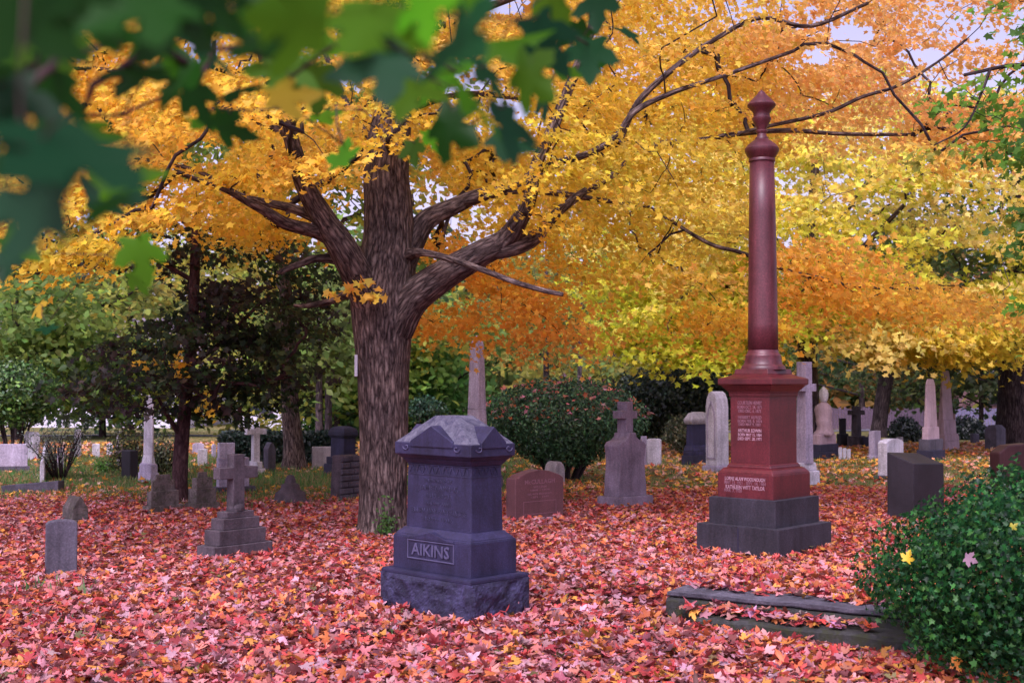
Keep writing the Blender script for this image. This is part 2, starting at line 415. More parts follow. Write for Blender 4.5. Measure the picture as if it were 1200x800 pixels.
def spray(centers, radius, count, origin, thick=.10, droop=.3, tilt=.75, stretch=1.25):
    """leaf positions and normals of flat drooping sprays"""
    P = []; Nn = []; I = []
    for k, c in enumerate(centers):
        R = radius[k]; n = int(count[k]); o = c-np.array(origin); o[2] = 0; L = np.linalg.norm(o)+1e-6; o /= L; q = np.array([-o[1], o[0], 0])
        r = np.sqrt(RNG.random(n))*(1+.12*RNG.normal(size=n)); a = RNG.random(n)*2*PI
        # lobed outline
        lob = 1+.25*np.sin(a*3+k)+.18*np.sin(a*5+k*2.1)
        u = r*np.cos(a)*R*stretch*lob; v = r*np.sin(a)*R*lob
        z = RNG.normal(0, thick*R, n)-droop*R*(r**2)-.12*u
        tw = .25*math.sin(k*12.9)
        p = c+u[:, None]*o+v[:, None]*q+np.stack([0*z, 0*z, z+tw*v], 1)
        nn = np.stack([0*z, 0*z, np.ones(n)], 1)+o*(.55*r[:, None]+.15)+RNG.normal(0, tilt, (n, 3))
        P.append(p); Nn.append(nn); I += [k]*n
    return np.concatenate(P), np.concatenate(Nn), np.array(I)

# ================================================================== GROUND
def build_ground():
    n = 230
    t = np.linspace(-1, 1, n); xs = np.sinh(t*6.2)/np.sinh(6.2)*450
    t = np.linspace(0, 1, n); ys = -15+np.sinh(t*5.2)/np.sinh(5.2)*620
    # denser lines where the picture looks
    xs = np.unique(np.concatenate([xs, np.linspace(-12, 12, 90)])); ys = np.unique(np.concatenate([ys, np.linspace(4, 24, 90)]))
    X, Y = np.meshgrid(xs, ys); Z = gz(X, Y)
    nx, ny = len(xs), len(ys)
    V = np.stack([X, Y, Z], -1).reshape(-1, 3)
    i, j = np.meshgrid(np.arange(nx-1), np.arange(ny-1)); a = (j*nx+i).ravel()
    Fc = np.stack([a, a+1, a+1+nx, a+nx], 1)
    me = D.meshes.new('ground'); me.vertices.add(len(V)); me.vertices.foreach_set('co', V.astype('f').ravel())
    me.loops.add(Fc.size); me.loops.foreach_set('vertex_index', Fc.ravel().astype('i')); me.polygons.add(len(Fc)); me.polygons.foreach_set('loop_start', (np.arange(len(Fc))*4).astype('i'))
    me.update(calc_edges=True)
    for p in me.polygons: p.use_smooth = True
    m, nn, l, b = nt('ground_mat')
    tc = nn.new('ShaderNodeTexCoord').outputs['Object']
    sep = nn.new('ShaderNodeSeparateXYZ'); l.new(tc, sep.inputs[0])
    # soil + decayed leaves
    v = nn.new('ShaderNodeTexVoronoi'); v.inputs['Scale'].default_value = 11; l.new(tc, v.inputs['Vector'])
    vs = nn.new('ShaderNodeSeparateColor'); l.new(v.outputs['Color'], vs.inputs[0])
    near = ramp(nn, [(.0, (.10, .03, .03)), (.3, (.22, .05, .05)), (.55, (.30, .12, .13)), (.8, (.30, .10, .04)), (1, (.13, .06, .05))]); near.color_ramp.interpolation = 'CONSTANT'; l.new(vs.outputs[0], near.inputs[0])
    far = ramp(nn, [(.0, (.28, .22, .09)), (.22, (.12, .14, .045)), (.5, (.34, .26, .12)), (.72, (.10, .12, .04)), (.86, (.32, .17, .08))]); far.color_ramp.interpolation = 'CONSTANT'; l.new(vs.outputs[0], far.inputs[0])
    g = nz(nn, l, tc, .55, 4, .6); grass = ramp(nn, [(.38, (.05, .09, .025)), (.6, (.15, .14, .05))]); l.new(g.outputs['Fac'], grass.inputs[0])
    g2 = ramp(nn, [(.42, (0, 0, 0)), (.58, (1, 1, 1))]); l.new(nz(nn, l, tc, .35, 5, .7).outputs['Fac'], g2.inputs[0])
    farc = mixc(nn, l, grass.outputs[0], far.outputs[0], g2.outputs[0])
    mth = nn.new('ShaderNodeMath'); mth.operation = 'MULTIPLY_ADD'; l.new(nz(nn, l, tc, .7, 4, .6).outputs['Fac'], mth.inputs[0]); mth.inputs[1].default_value = 3.0; l.new(sep.outputs[1], mth.inputs[2])
    mr = nn.new('ShaderNodeMapRange'); l.new(mth.outputs[0], mr.inputs[0]); mr.inputs[1].default_value = 17.5; mr.inputs[2].default_value = 19.8
    col = mixc(nn, l, near.outputs[0], farc, mr.outputs[0])
    l.new(col, b.inputs['Base Color']); b.inputs['Roughness'].default_value = .95; b.inputs['Specular IOR Level'].default_value = .1
    bp = nn.new('ShaderNodeBump'); bp.inputs['Strength'].default_value = .8; bp.inputs['Distance'].default_value = .05
    l.new(v.outputs['Distance'], bp.inputs['Height']); l.new(bp.outputs[0], b.inputs['Normal'])
    me.materials.append(m); o = D.objects.new('ground', me); COL.objects.link(o); o['kind'] = 'structure'
build_ground()

# ================================================================== STONES
# --- the family monument in blue-grey granite, nearest the camera
def aikins():
    m = Mono('family_monument', 'blue grey granite family monument with gabled cap and AIKINS panel, nearest the camera', 551, 735, 447, 620, 45, 'monument')
    e = m.e
    mb = MB(); hx, hy = m.wr/2, m.wl/2; zt = m.z(686)
    mb.rock(hx, hy, -.04, zt, amp=.022, div=.014, seed=3, margin=.03)
    b = mb.build('rock_faced_base', 'bluerock', e)
    m.tiers([('base_margin', 'blue', [(172, 686), (172, 681.5), (168, 680)])])
    i = m.ins(144)
    T = m.tiers([('plinth', 'blue', [(144, 673), (144, 637.5), (139, 635), (116, 625)]),
                 ('die', 'blue', [(113, 625.5), (109, 549)]),
                 ('cornice', 'blue', [(109, 549), (111, 547), (124, 541), (138, 536.6)])])
    # cap: fascia, hipped roof with a gable on every side
    ic = m.ins(141); cx, cy = hx-ic, hy-ic; z0 = m.z(536.6, ic); z1 = m.z(521.5, ic)
    mb = MB(); mb.frus(cx, cy, z0, cx, cy, z1); mb.build('cap_fascia', 'blue', e, bevel=.006); mb = MB()
    zr = z1+.185; mb.frus(cx-.002, cy-.002, z1-.002, cx*.42, cy*.26, zr)
    mb.build('cap_roof', 'bluecap', e, bevel=.006); mb = MB()
    gh = .12
    for sgn in (-1, 1):
        gw = cy*.56; mb.prism([(-gw, z1-.03), (gw, z1-.03), (gw, z1+.012), (0, z1+gh), (-gw, z1+.012)], sgn*(cx+.008), sgn*cx*.60, swap=True)
        gw = cx*.56; mb.prism([(-gw, z1-.03), (gw, z1-.03), (gw, z1+.012), (0, z1+gh), (-gw, z1+.012)], sgn*(cy+.008), sgn*cy*.50)
    mb.build('cap_gables', 'blue', e, bevel=.006)
    for s_, y_ in (('L', 0), ('R', 0)):
        pass
    # carved scrolls on the fascia of the cap
    for face in 'LR':
        hw = (cy if face == 'L' else cx)*.72
        for sg in (-1, 1):
            T2 = Tubes(); th = np.linspace(0, 1.7*PI, 16); rr = np.linspace(.034, .009, 16)
            if face == 'L': pts = [(-cx-.009, -sg*hw*.92+sg*r*math.cos(t+PI), z1-.030+r*.75*math.sin(t+PI)) for t, r in zip(th, rr)]
            else: pts = [(sg*hw*.92+sg*r*math.cos(t), -cy-.009, z1-.030+r*.75*math.sin(t+PI)) for t, r in zip(th, rr)]
            T2.add(pts, [.0035]*16, 5)
            me = T2.build('scroll_carving', 'bark'); me.data.materials.clear(); me.data.materials.append(M['blueedge']); me.parent = e
    # AIKINS panel on the plinth's long side (local -x)
    px = -(hx-i); zb, zt2 = m.z(668, i), m.z(639, i); zm = (zb+zt2)/2
    hw = (hy-i)*.60
    mb = MB(); mb.prism([(-hw, zt2-.004), (-hw, zt2+.006), (-hw*.75, zt2+.012), (0, zt2+.052), (hw*.75, zt2+.012), (hw, zt2+.006), (hw, zt2-.004)], px-.010, px+.06, swap=True)
    mb.build('pediment', 'blue', e, bevel=.003)
    mb = MB(); a0, a1 = zb+.022, zt2-.008
    mb.prism([(-hw, a0), (hw, a0), (hw, a0+.008), (-hw, a0+.008)], px-.007, px+.002, True)
    mb.prism([(-hw, a1-.008), (hw, a1-.008), (hw, a1), (-hw, a1)], px-.007, px+.002, True)
    mb.prism([(-hw, a0+.008), (-hw+.008, a0+.008), (-hw+.008, a1-.008), (-hw, a1-.008)], px-.007, px+.002, True)
    mb.prism([(hw-.008, a0+.008), (hw, a0+.008), (hw, a1-.008), (hw-.008, a1-.008)], px-.007, px+.002, True)
    mb.build('panel_border', 'blueedge', e, bevel=.002)
    text('AIKINS', .112, 'blueedge', e, (px-.001, 0, (a0+a1)/2-.002), 'L', ext=.005, name='family_name', width=hw*1.62)
    text('AIKINS', .112, 'shadowink', e, (px-.0005, -.005, (a0+a1)/2-.007), 'L', ext=.003, name='family_name', width=hw*1.62)  # dark offset copy: shadow of the raised name put in as colour
    # inscription on the die
    i0, i1 = m.ins(113), m.ins(109); za, zbb = m.z(625, i0), m.z(549, i1)
    def line(s, py, size, w, mat='shadowink', dx=0):
        z = m.z(py, i0); u = (z-za)/(zbb-za); x = -(hx-(i0+(i1-i0)*u))
        text(s, size, mat, e, (x-.001, dx, z), 'L', ext=.0022, width=w)
        text(s, size*1.0, 'blueedge', e, (x-.0004, dx-.0016, z-.0016), 'L', ext=.0016, width=w)  # pale offset copy: lit edge along the letters put in as colour
    dw = 2*(hy-i0)
    line('IN MEMORY OF', 567, .034, dw*.42)
    line('JAMES AIKINS', 576, .052, dw*.60)
    line('1819 - 1904', 585, .042, dw*.38)
    line('AND HIS WIFE', 594.5, .034, dw*.40)
    line('ELLEN JANE PARTRIDGE', 604, .050, dw*.84)
    line('1839 - 1916', 613.5, .040, dw*.42)
    # zig-zag incised frieze under the cornice
    mb = MB(); zf = m.z(553, i1); 
    for k in range(9):
        y = -hy+i1+.05+k*((hy-i1)*2-.1)/8
        for sg in (-1, 1):
            mb.prism([(y+sg*.026-.004, zf-.028), (y+sg*.026+.004, zf-.028), (y+.004, zf+.028), (y-.004, zf+.028)], -(hx-i1)-.005, -(hx-i1)+.012, True)
    for k in range(4):
        x = -hx+i1+.06+k*((hx-i1)*2-.12)/3
        for sg in (-1, 1):
            mb.prism([(x+sg*.026-.004, zf-.028), (x+sg*.026+.004, zf-.028), (x+.004, zf+.028), (x-.004, zf+.028)], -(hy-i1)-.005, -(hy-i1)+.012)
    zl = m.z(560, i1)
    mb.box(-(hx-i1)-.005, (hx-i1)+.005, -(hy-i1)-.005, -(hy-i1)+.005, zl, zl+.005)
    mb.box(-(hx-i1)-.005, -(hx-i1)+.005, -(hy-i1)+.0051, (hy-i1), zl, zl+.005)
    mb.build('incised_frieze', 'bluerock', e)
aikins()

# --- the red granite column
def red_column():
    m = Mono('column_monument', 'tall polished red granite column monument on a two step dark grey plinth', 913, 657, 815.5, 973, 47, 'monument')
    e = m.e
    m.tiers([('lower_step', 'redplinth', [(157.5, None), (157.5, 621)]), ('upper_step', 'redplinth', [(128.7, 621.5), (128.7, 587)]),
             ('base', 'red', [(108, 587.5), (108, 557.5), (106, 556), (96, 551), (86, 549.5), (84, 546.5), (79, 544.5)]),
             ('die', 'red', [(77, 545), (77, 464)]),
             ('cap', 'red', [(80, 464.5), (80.5, 461), (82, 459), (92, 455), (99, 451.5), (105, 450.5), (106, 450), (106, 444), (103, 443), (84, 441), (68, 438), (64, 432)])])
    dc = m.ctr.y; k = dc/F
    def Z(py): return zat(py, dc)-m.z0
    prof = [(52, 433), (51.5, 431), (50, 429), (46, 427.5), (44, 426), (43, 423), (41, 419), (41.5, 417.5), (41, 416), (38, 414.5), (36, 413), (35, 410)]
    mb = MB(); mb.lathe([(w/2*k, Z(y)) for w, y in prof], 48); o = mb.build('column_base', 'redcol', e, smooth=True)
    mb = MB(); mb.lathe([(w/2*k, Z(y)) for w, y in [(35, 411), (34.6, 380), (33, 320), (31, 250), (28.5, 190)]], 64); mb.build('shaft', 'redcol', e, smooth=True)
    mb = MB(); mb.lathe([(w/2*k, Z(y)) for w, y in [(28.5, 190.5), (31, 189.5), (31, 187), (29.5, 186), (33, 184), (38, 179.5), (40, 177.5), (40, 174.5), (38, 173.5), (34, 170.5), (24, 166.5), (15.5, 163.5), (15.5, 162), (14, 161)]], 48); mb.build('capital', 'redcol', e, smooth=True)
    mb = MB(); mb.lathe([(w/2*k, Z(y)) for w, y in [(12.5, 161.5), (11, 159), (10.5, 157), (13.5, 155), (13.5, 153.5), (11, 152.5), (13, 149), (19, 144), (22.5, 140), (22.5, 138.5), (19.5, 137.5), (19, 134), (22, 130.5), (28, 127.5), (33, 125), (33.5, 123), (30, 120.5), (22, 116.5), (14, 112.5), (8.5, 109.5), (8, 108.5), (4, 107), (1.2, 105.5)]], 40); mb.build('finial', 'redcol', e, smooth=True)
    for o in e.children:
        if o.name.split('.')[0] in ('column_base', 'capital', 'finial'):
            md = o.modifiers.new('es', 'EDGE_SPLIT'); md.split_angle = .7
    hx, hy = m.wr/2, m.wl/2
    def line(s, py, W, size, frac, mat='ink', dy=0):
        i = m.ins(W); z = m.z(py, i); x = -(hx-i)
        text(s, size, mat, e, (x-.0005, dy, z), 'L', ext=.0012, width=frac*2*(hy-i))
    line('COURTLEN HENRY', 472.5, 77, .050, .62, 'inkfaint'); line('BORN OCT. 24, 1871', 477.5, 77, .042, .62, 'inkfaint'); line('DIED DEC. 6, 1872', 482, 77, .042, .58, 'inkfaint')
    line('HERBERT ALFRED', 489.5, 77, .042, .60, 'inkfaint'); line('BORN FEB. 8, 1874', 494, 77, .038, .62, 'inkfaint'); line('DIED MAY 9, 1881', 498, 77, .038, .56, 'inkfaint')
    line('ARTHUR EDWIN', 505.3, 77, .046, .60); line('BORN MAY 15, 1884', 510.2, 77, .040, .60); line('DIED SEPT. 20, 1971', 515, 77, .040, .60)
    line('LORNE ALAN WOOLNOUGH', 563.5, 108, .048, .72); line('MAY 22, 1921 - SEPT. 14, 1984', 568.3, 108, .044, .74, 'inkfaint')
    line('KATHLEEN WITT TAYLOR', 573.5, 108, .050, .70); line('MAR. 7, 1920', 577.7, 108, .042, .32, 'inkfaint', .13)
    # mortar joint in the lower step
    mb = MB(); mb.box(-hx-.002, -hx+.01, -.02, -.008, 0, m.z(622)); mb.build('joint', 'shadowink', e)
red_column()

# --- generic crosses and stones
def cross_part(e, hw, th, z0, zt, za, aw, ah, mat, name='cross', bev=.006, w0=None, axis='x'):
    """latin cross standing in the local x plane: shaft half width hw, half thickness th, arms half span aw"""
    mb = MB(); w0 = w0 or hw
    P = [(-w0, z0), (w0, z0), (hw, za-ah), (aw, za-ah), (aw, za+ah), (hw, za+ah), (hw, zt), (-hw, zt), (-hw, za+ah), (-aw, za+ah), (-aw, za-ah), (-hw, za-ah)]
    mb.prism(P, -th, th, swap=(axis == 'y'))
    return mb.build(name, mat, e, bevel=bev)

# stepped cross, left foreground
m = Mono('cross_gravestone', 'brown latin cross on a four step base, nearest cross on the red leaves', 251, 659, 232, 321, 50)
k = m.ctr.y/F
def zc(m, py): return zat(py, m.ctr.y)-m.z0
T = []
mb = MB(); hx, hy = m.wr/2, m.wl/2
steps = [(1.0, 1.0, 659, 641.5), (.80, .86, 641.5, 623), (.62, .72, 624.5, 609), (.46, .60, 610, 601)]
mb = MB(); z = -.04
for fx, fy, y0, y1 in steps:
    z1 = zat(y1, m.d+(1-fx)*.2)-m.z0; mb.frus(hx*fx, hy*fy, z, hx*fx, hy*fy, z1); z = z1-.001
mb.build('stepped_base', 'brownstone', m.e, bevel=.008)
mb = MB(); zt = z; mb.lathe([(.082, zt), (.082, zt+.03), (.07, zt+.055), (.055, zt+.065)], 20); mb.build('foot', 'brownstone', m.e, bevel=.004)
cross_part(m.e, .062, .05, zt+.02, zc(m, 532), zc(m, 553.5), .215, .052, 'brownstone', w0=.068)

# small grey slab, left
m = Mono('gravestone', 'small plain upright grey slab with a slightly curved top, far left foreground', 53, 676, 49.5, 93, 22)
mb = MB(); hx, hy = m.wr/2, m.wl/2; zt = m.z(610)
mb.prism([(-hx, -.05), (hx, -.05), (hx, zt-.03), (hx*.8, zt-.012), (hx*.3, zt), (-hx*.3, zt), (-hx*.8, zt-.012), (-hx, zt-.03)], -hy, hy)
mb.build('slab', 'greystone', m.e, bevel=.01)
# small gabled stone
m = Mono('gravestone', 'low mossy tan gravestone with a gabled top behind the small grey slab', 84, 615, 69, 111, 40)
hx, hy = m.wr/2, m.wl/2
m.tiers([('base', 'tan', [(42, None), (42, 610)])])
mb = MB(); z0 = m.z(610.5); z1 = m.z(597); zt = m.z(582.5)
mb.prism([(-hx*.78, z0), (hx*.78, z0), (hx*.74, z1), (hx*.45, z1+.06), (hx*.2, zt-.02), (0, zt), (-hx*.2, zt-.02), (-hx*.45, z1+.06), (-hx*.74, z1)], -hy*.7, hy*.7)
mb.build('gabled_stone', 'tan', m.e, bevel=.012)
# two stepped stubs either side of the dark young tree
for cx, lx, rx, lab in ((176, 168, 216, 'stepped tan base stone without its top, left of the dark young maple trunk'), (229, 217, 259, 'stepped tan base stone without its top, right of the dark young maple trunk')):
    m = Mono('pedestal_stone', lab, cx, 603 if cx < 200 else 600, lx, rx, 50, group='stepped base stones beside the dark young maple')
    w = rx-lx; s = 603 if cx < 200 else 600
    m.tiers([('bottom_step', 'tan', [(w, None), (w, s-9.5)]), ('middle_step', 'tan', [(w*.80, s-10), (w*.79, s-27)]), ('top_step', 'tan', [(w*.60, s-27.5), (w*.58, s-40)]), ('dowel_stub', 'tan', [(w*.30, s-40.5), (w*.24, s-47)])])
# urn-like stub
m = Mono('pedestal_stone', 'round bell shaped grey pedestal stub between the stone cross and the big maple', 335, 593, 316, 366, 45)
m.tiers([('base', 'brownstone', [(50, None), (50, 588.5)])])
kk = m.ctr.y/F; Z = lambda py: zat(py, m.ctr.y)-m.z0
mb = MB(); mb.lathe([(w/2*kk, Z(y)) for w, y in [(41, 589), (41, 586.5), (36, 583), (36, 579), (34, 576.5), (24, 573.5), (22, 570.5), (21, 567.5), (13, 565.5), (11.5, 560.5), (8, 556.8), (3, 556)]], 28); mb.build('bell', 'brownstone', m.e, smooth=True).modifiers.new('e', 'EDGE_SPLIT').split_angle = .8
# cobbled block leaning pillar
m = Mono('gravestone', 'thick grey block pillar with a cobbled rock face beside the big maple trunk', 398, 587, 387, 423, 55)
hx, hy = m.wr/2, m.wl/2; zt = m.z(534)
mb = MB(); mb.frus(hx, hy, -.04, hx*.82, hy*.95, zt); mb.build('block', 'brownstone', m.e, bevel=.01)
mb = MB(); rows = 7
for r in range(rows):
    z0 = zt*r/rows; z1 = zt*(r+1)/rows-.006; t = 1-.18*(r+.5)/rows; split = (-.15, .2, -.3, .1, .3, -.1, .05)[r]*hx
    for a, b in ((-hx*t, split), (split+.006, hx*t)):
        c = (a+b)/2; w = (b-a)/2
        mb.add([(c+sx*w*(.93 if o else 1), -hy*(1-.05*r/rows)-(.028 if o else -.01), (z0+z1)/2+sz*(z1-z0)/2*(.8 if o else 1)) for o in (0, 1) for sx, sz in ((-1, -1), (1, -1), (1, 1), (-1, 1))],
               [(4, 5, 6, 7), (0, 1, 5, 4), (1, 2, 6, 5), (2, 3, 7, 6), (3, 0, 4, 7), (3, 2, 1, 0)])
mb.build('cobbled_face', 'greystone', m.e, bevel=.01)
# dark capped monument behind it
m = Mono('monument', 'dark blue grey monument with a domed hipped cap left of the big maple trunk', 402, 558, 381, 424, 45, 'monument')
m.tiers([('base', 'darkblue', [(46, None), (46, 545), (40, 544), (40, 536)]), ('die', 'blue', [(30, 536.5), (29, 513)]), ('cap', 'darkblue', [(31, 513.5), (34, 511), (36, 511), (36, 507), (30, 502), (16, 499.5)])])
# white slab behind the stepped cross
m = Mono('gravestone', 'pale lilac slab standing on a base directly behind the brown stepped cross', 254, 578, 249, 301, 30)
hx, hy = m.wr/2, m.wl/2
m.tiers([('base', 'greystone', [(52, None), (52, 571)])])
mb = MB(); zt = m.z(537); mb.box(-hx*.85, hx*.7, -hy*.6, hy*.6, m.z(571.3), zt); mb.build('slab', 'lilac', m.e, bevel=.01)
m = Mono('gravestone', 'square topped lilac grey tablet seen over the top of the pale slab behind the cross', 257, 553, 254, 276, 30)
m.tiers([('slab', 'lilac', [(22, None), (22, 519)])])
# small white cross
m = Mono('cross_gravestone', 'slim white cross on stepped base left of the pointed grey stone', 300, 556, 288, 312, 40)
m.tiers([('base', 'white', [(24, None), (24, 549), (17, 548.8), (17, 541)])])
cross_part(m.e, .06, .05, m.z(541.5), m.z(499), m.z(506), .19, .05, 'white')
# pointed stone
m = Mono('gravestone', 'narrow grey gravestone with a pointed top left of the background trunk', 314, 552.5, 309, 324, 40)
hx, hy = m.wr/2, m.wl/2; mb = MB(); zt = m.z(518)
mb.prism([(-hx, -.04), (hx, -.04), (hx*.95, zt*.78), (hx*.4, zt*.95), (0, zt), (-hx*.4, zt*.95), (-hx*.95, zt*.78)], -hy, hy); mb.build('slab', 'greystone', m.e, bevel=.01)
# big pale slab
m = Mono('gravestone', 'wide pale square slab left of the dark capped monument', 365, 549, 363, 393, 12)
m.tiers([('slab', 'offgrey', [(28, None), (28, 523.5)])])
m = Mono('gravestone', 'small rounded lilac grey stone tucked beside the wide pale slab', 353, 545, 351, 364, 15)
hx, hy = m.wr/2, m.wl/2; mb = MB(); zt = m.z(526)
mb.prism([(-hx, -.04)]+[(hx*math.cos(a), zt*.55+zt*.45*math.sin(a)) for a in np.linspace(PI, 0, 9)]+[(hx, -.04)], -hy, hy); mb.build('slab', 'lilac', m.e, bevel=.01)
m = Mono('gravestone', 'tiny pale block peeping over the wide pale slab', 366, 533, 365, 372, 40)
m.tiers([('block', 'white', [(7, None), (7, 516)])])

# obelisks
def obelisk(name, label, cx, cy, lx, rx, tiers, shaft, tip, alpha=45, mats=('lilac', 'greystone'), tipmat=None, group=None):
    m = Mono(name, label, cx, cy, lx, rx, alpha, 'obelisk', group)
    m.tiers([(p, mt, r) for p, mt, r in tiers]+[('shaft', mats[0], shaft+[tip])])
    return m
obelisk('obelisk', 'truncated white marble obelisk on stepped base left of the dark young maple', 176, 566, 162, 188,
        [('base', 'lilac', [(25, None), (25, 554.5)]), ('die', 'lilac', [(22, 554.8), (22, 545), (18, 543)])], [(17, 543.5), (13, 533), (11.5, 470)], (1, 463), mats=('white',))
obelisk('obelisk', 'tall slender lilac granite obelisk rising directly behind the blue grey family monument', 560, 575, 528, 590,
        [('base', 'greystone', [(62, None), (62, 560), (52, 559), (50, 545)]), ('die', 'lilac', [(38, 545.5), (36, 512)])], [(26, 512.5), (22, 480), (16.5, 402)], (1, 393), mats=('lilac',))
obelisk('obelisk', 'pale pink obelisk with white tip on grey block base, front of the right pair', 1090, 539, 1073, 1107,
        [('base', 'darkblue', [(34, None), (34, 528)]), ('block', 'greystone', [(29, 528.2), (29, 515)]), ('die', 'palepink', [(21, 515.2), (20, 500.5)])], [(16, 500.7), (12, 451)], (1, 444), mats=('palepink',))
obelisk('obelisk', 'taller red pink obelisk on stepped base, back one of the right pair', 1108, 528, 1092, 1124,
        [('base', 'palepink', [(32, None), (31, 517), (29, 509)]), ('die', 'palepink', [(25, 508), (23, 492)])], [(18, 492.2), (9, 440)], (1, 434), mats=('palepink',))

# --- red granite tablet
def tablet():
    m = Mono('gravestone', 'pink red granite tablet with curved top on pale base right of the family monument', 603, 613, 589, 664, 42)
    e = m.e; hx, hy = m.wr/2, m.wl/2
    m.tiers([('base', 'lilac', [(75, None), (75, 609.5)])])
    z0 = m.z(609.8); zt = zat(549.5, m.ctr.y)-m.z0; hw = hx*.92; hd = hy*.80
    P = [(-hw, z0), (hw, z0), (hw, zt-.11), (hw*.86, zt-.075), (hw*.74, zt-.06), (hw*.4, zt-.02), (0, zt), (-hw*.4, zt-.02), (-hw*.8, zt-.06), (-hw*.86, zt-.08), (-hw, zt-.09)]
    mb = MB(); mb.prism(P, -hd, hd); mb.build('tablet', 'pink', e, bevel=.008)
    y = -hd-.0005
    text('McCULLAGH', .07, 'inkfaint', e, (0, y, zt-.14), 'R', ext=.0015, name='family_name', width=hw*1.25)
    for s, dz, w, sz in (('WILLIAM', -.20, .55, .035), ('1868 - 1936', -.235, .8, .03), ('HIS WIFE MARGARET', -.28, 1.0, .03), ('1871 - 1949', -.315, .7, .03)):
        text(s, sz, 'inkfaint', e, (0, y, zt+dz), 'R', ext=.0012, width=hw*w)
    mb = MB(); a, b, c, d = -hw*.68, hw*.68, z0+.05, zt-.36
    for q in ((a, b, c, c+.006), (a, b, d-.006, d), (a, a+.006, c+.006, d-.006), (b-.006, b, c+.006, d-.006)):
        mb.box(q[0], q[1], -hd-.002, -hd+.002, q[2], q[3])
    mb.build('carved_frame', 'inkfaint', e)
tablet()
# pale rounded boulder stone behind the tablet
m = Mono('gravestone', 'rounded pale grey stone half hidden under the big trimmed bush', 652, 570, 636, 664, 40)
hx, hy = m.wr/2, m.wl/2; zt = m.z(541); mb = MB()
mb.prism([(-hx, -.04)]+[(hx*math.cos(a), zt*.6+zt*.4*math.sin(a)) for a in np.linspace(PI, 0, 9)]+[(hx, -.04)], -hy*.8, hy*.8); mb.build('slab', 'offgrey', m.e, bevel=.02)

# --- cross on shouldered die
m = Mono('cross_gravestone', 'purple grey cross on a flared shouldered die, beside the big trimmed bush', 724.5, 597, 699.5, 765, 42)
e = m.e; hx, hy = m.wr/2, m.wl/2
m.tiers([('base', 'crossstone', [(65.5, None), (65.5, 584.5), (63, 583)])])
z0 = m.z(583.3, m.ins(60)); Z = lambda py: zat(py, m.ctr.y-.12)-m.z0
hw = hx*.80; hd = hy*.72
mb = MB()
L = [(hw*1.0, z0), (hw*.98, Z(570)), (hw*.90, Z(552)), (hw*.86, Z(540)), (hw*.92, Z(528)), (hw*.98, Z(522)), (hw*.80, Z(517.5)), (hw*.50, Z(515.5)), (hw*.30, Z(512)), (hw*.25, Z(507))]
P = L+[(-x, z) for x, z in reversed(L)]
mb.prism(P, -hd, hd); mb.build('die', 'crossstone', e, bevel=.012)
cross_part(e, hw*.235, hd*.62, Z(508), Z(470.5), Z(486), hw*.55, .048, 'crossstone', w0=hw*.25)

# small white slabs near
m = Mono('gravestone', 'small plain white slab between the shouldered cross and the capped blue monument', 759, 545, 757, 775, 20)
hx, hy = m.wr/2, m.wl/2; zt = m.z(514); mb = MB(); mb.prism([(-hx, -.04), (hx, -.04), (hx, zt-.02), (hx*.7, zt), (-hx*.7, zt), (-hx, zt-.02)], -hy, hy); mb.build('slab', 'white', m.e, bevel=.01)
m = Mono('gravestone', 'thin light grey post stone hidden behind the right side of the shouldered cross', 752, 545, 750, 758, 40)
m.tiers([('post', 'lilac', [(8, None), (8, 511)])])
# capped blue monument
m = Mono('monument', 'blue die monument with pale pedimented cap on rough base left of the gothic marble stone', 812, 545, 798, 836, 45, 'monument')
m.tiers([('base', 'darkblue', [(38, None), (38, 534)]), ('rough_base', 'bluerock', [(34, 534.2), (34, 529), (30, 522)]), ('die', 'blue', [(27, 522.3), (26, 497)]), ('cap', 'offgrey', [(28, 497.2), (32, 494.5), (33, 491.5), (22, 484), (9, 482.5)])])
# gothic white marble
def gothic():
    m = Mono('gravestone', 'thick white marble gothic arch tablet standing behind the left side of the red column', 840, 554, 822, 858, 42)
    e = m.e; hx, hy = m.wr/2, m.wl/2
    m.tiers([('base', 'lilac', [(36, None), (36, 547), (33, 546)])])
    z0 = m.z(546.3); zt = zat(458, m.ctr.y)-m.z0; hw = hy*.78; hd = hx*.74
    P = [(-hw, z0), (hw, z0), (hw, zt*.80), (hw*.85, zt*.90), (hw*.5, zt*.97), (0, zt), (-hw*.5, zt*.97), (-hw*.85, zt*.90), (-hw, zt*.80)]
    mb = MB(); mb.prism(P, -hd, hd, swap=True); mb.build('tablet', 'white', e, bevel=.015)
    w = hw*.72; Q = [(-w, z0+.12), (w, z0+.12), (w, zt*.68), (w*.7, zt*.78), (0, zt*.88), (-w*.7, zt*.78), (-w, zt*.68)]; q = [(a*.78, b if i > 1 else b+.03) for i, (a, b) in enumerate(Q)]; q = [(a, b-.05 if b > zt*.6 else b) for a, b in q]
    mb = MB(); n = len(Q); vs = [(x, a, b) for x in (-hd-.012, -hd+.004) for a, b in Q]+[(x, a, b) for x in (-hd-.012, -hd+.004) for a, b in q]
    fs = []
    for i in range(n):
        j = (i+1) % n; fs += [(i, j, 2*n+j, 2*n+i), (i, n+i, n+j, j), (2*n+i, 2*n+j, 3*n+j, 3*n+i)]
    mb.add(vs, fs); mb.build('arch_moulding', 'lilac', e)
gothic()
# tall pale cross behind the red column
m = Mono('cross_gravestone', 'tall pale stone cross standing close behind the right side of the red column', 940, 569, 922, 963, 40)
e = m.e; m.tiers([('base', 'white', [(36, None), (35, 553), (29, 552), (26, 542.5)])])
Z = lambda py: zat(py, m.ctr.y)-m.z0
cross_part(e, .080, .09, Z(543), Z(424), Z(454), .19, .06, 'lilac', w0=.10)
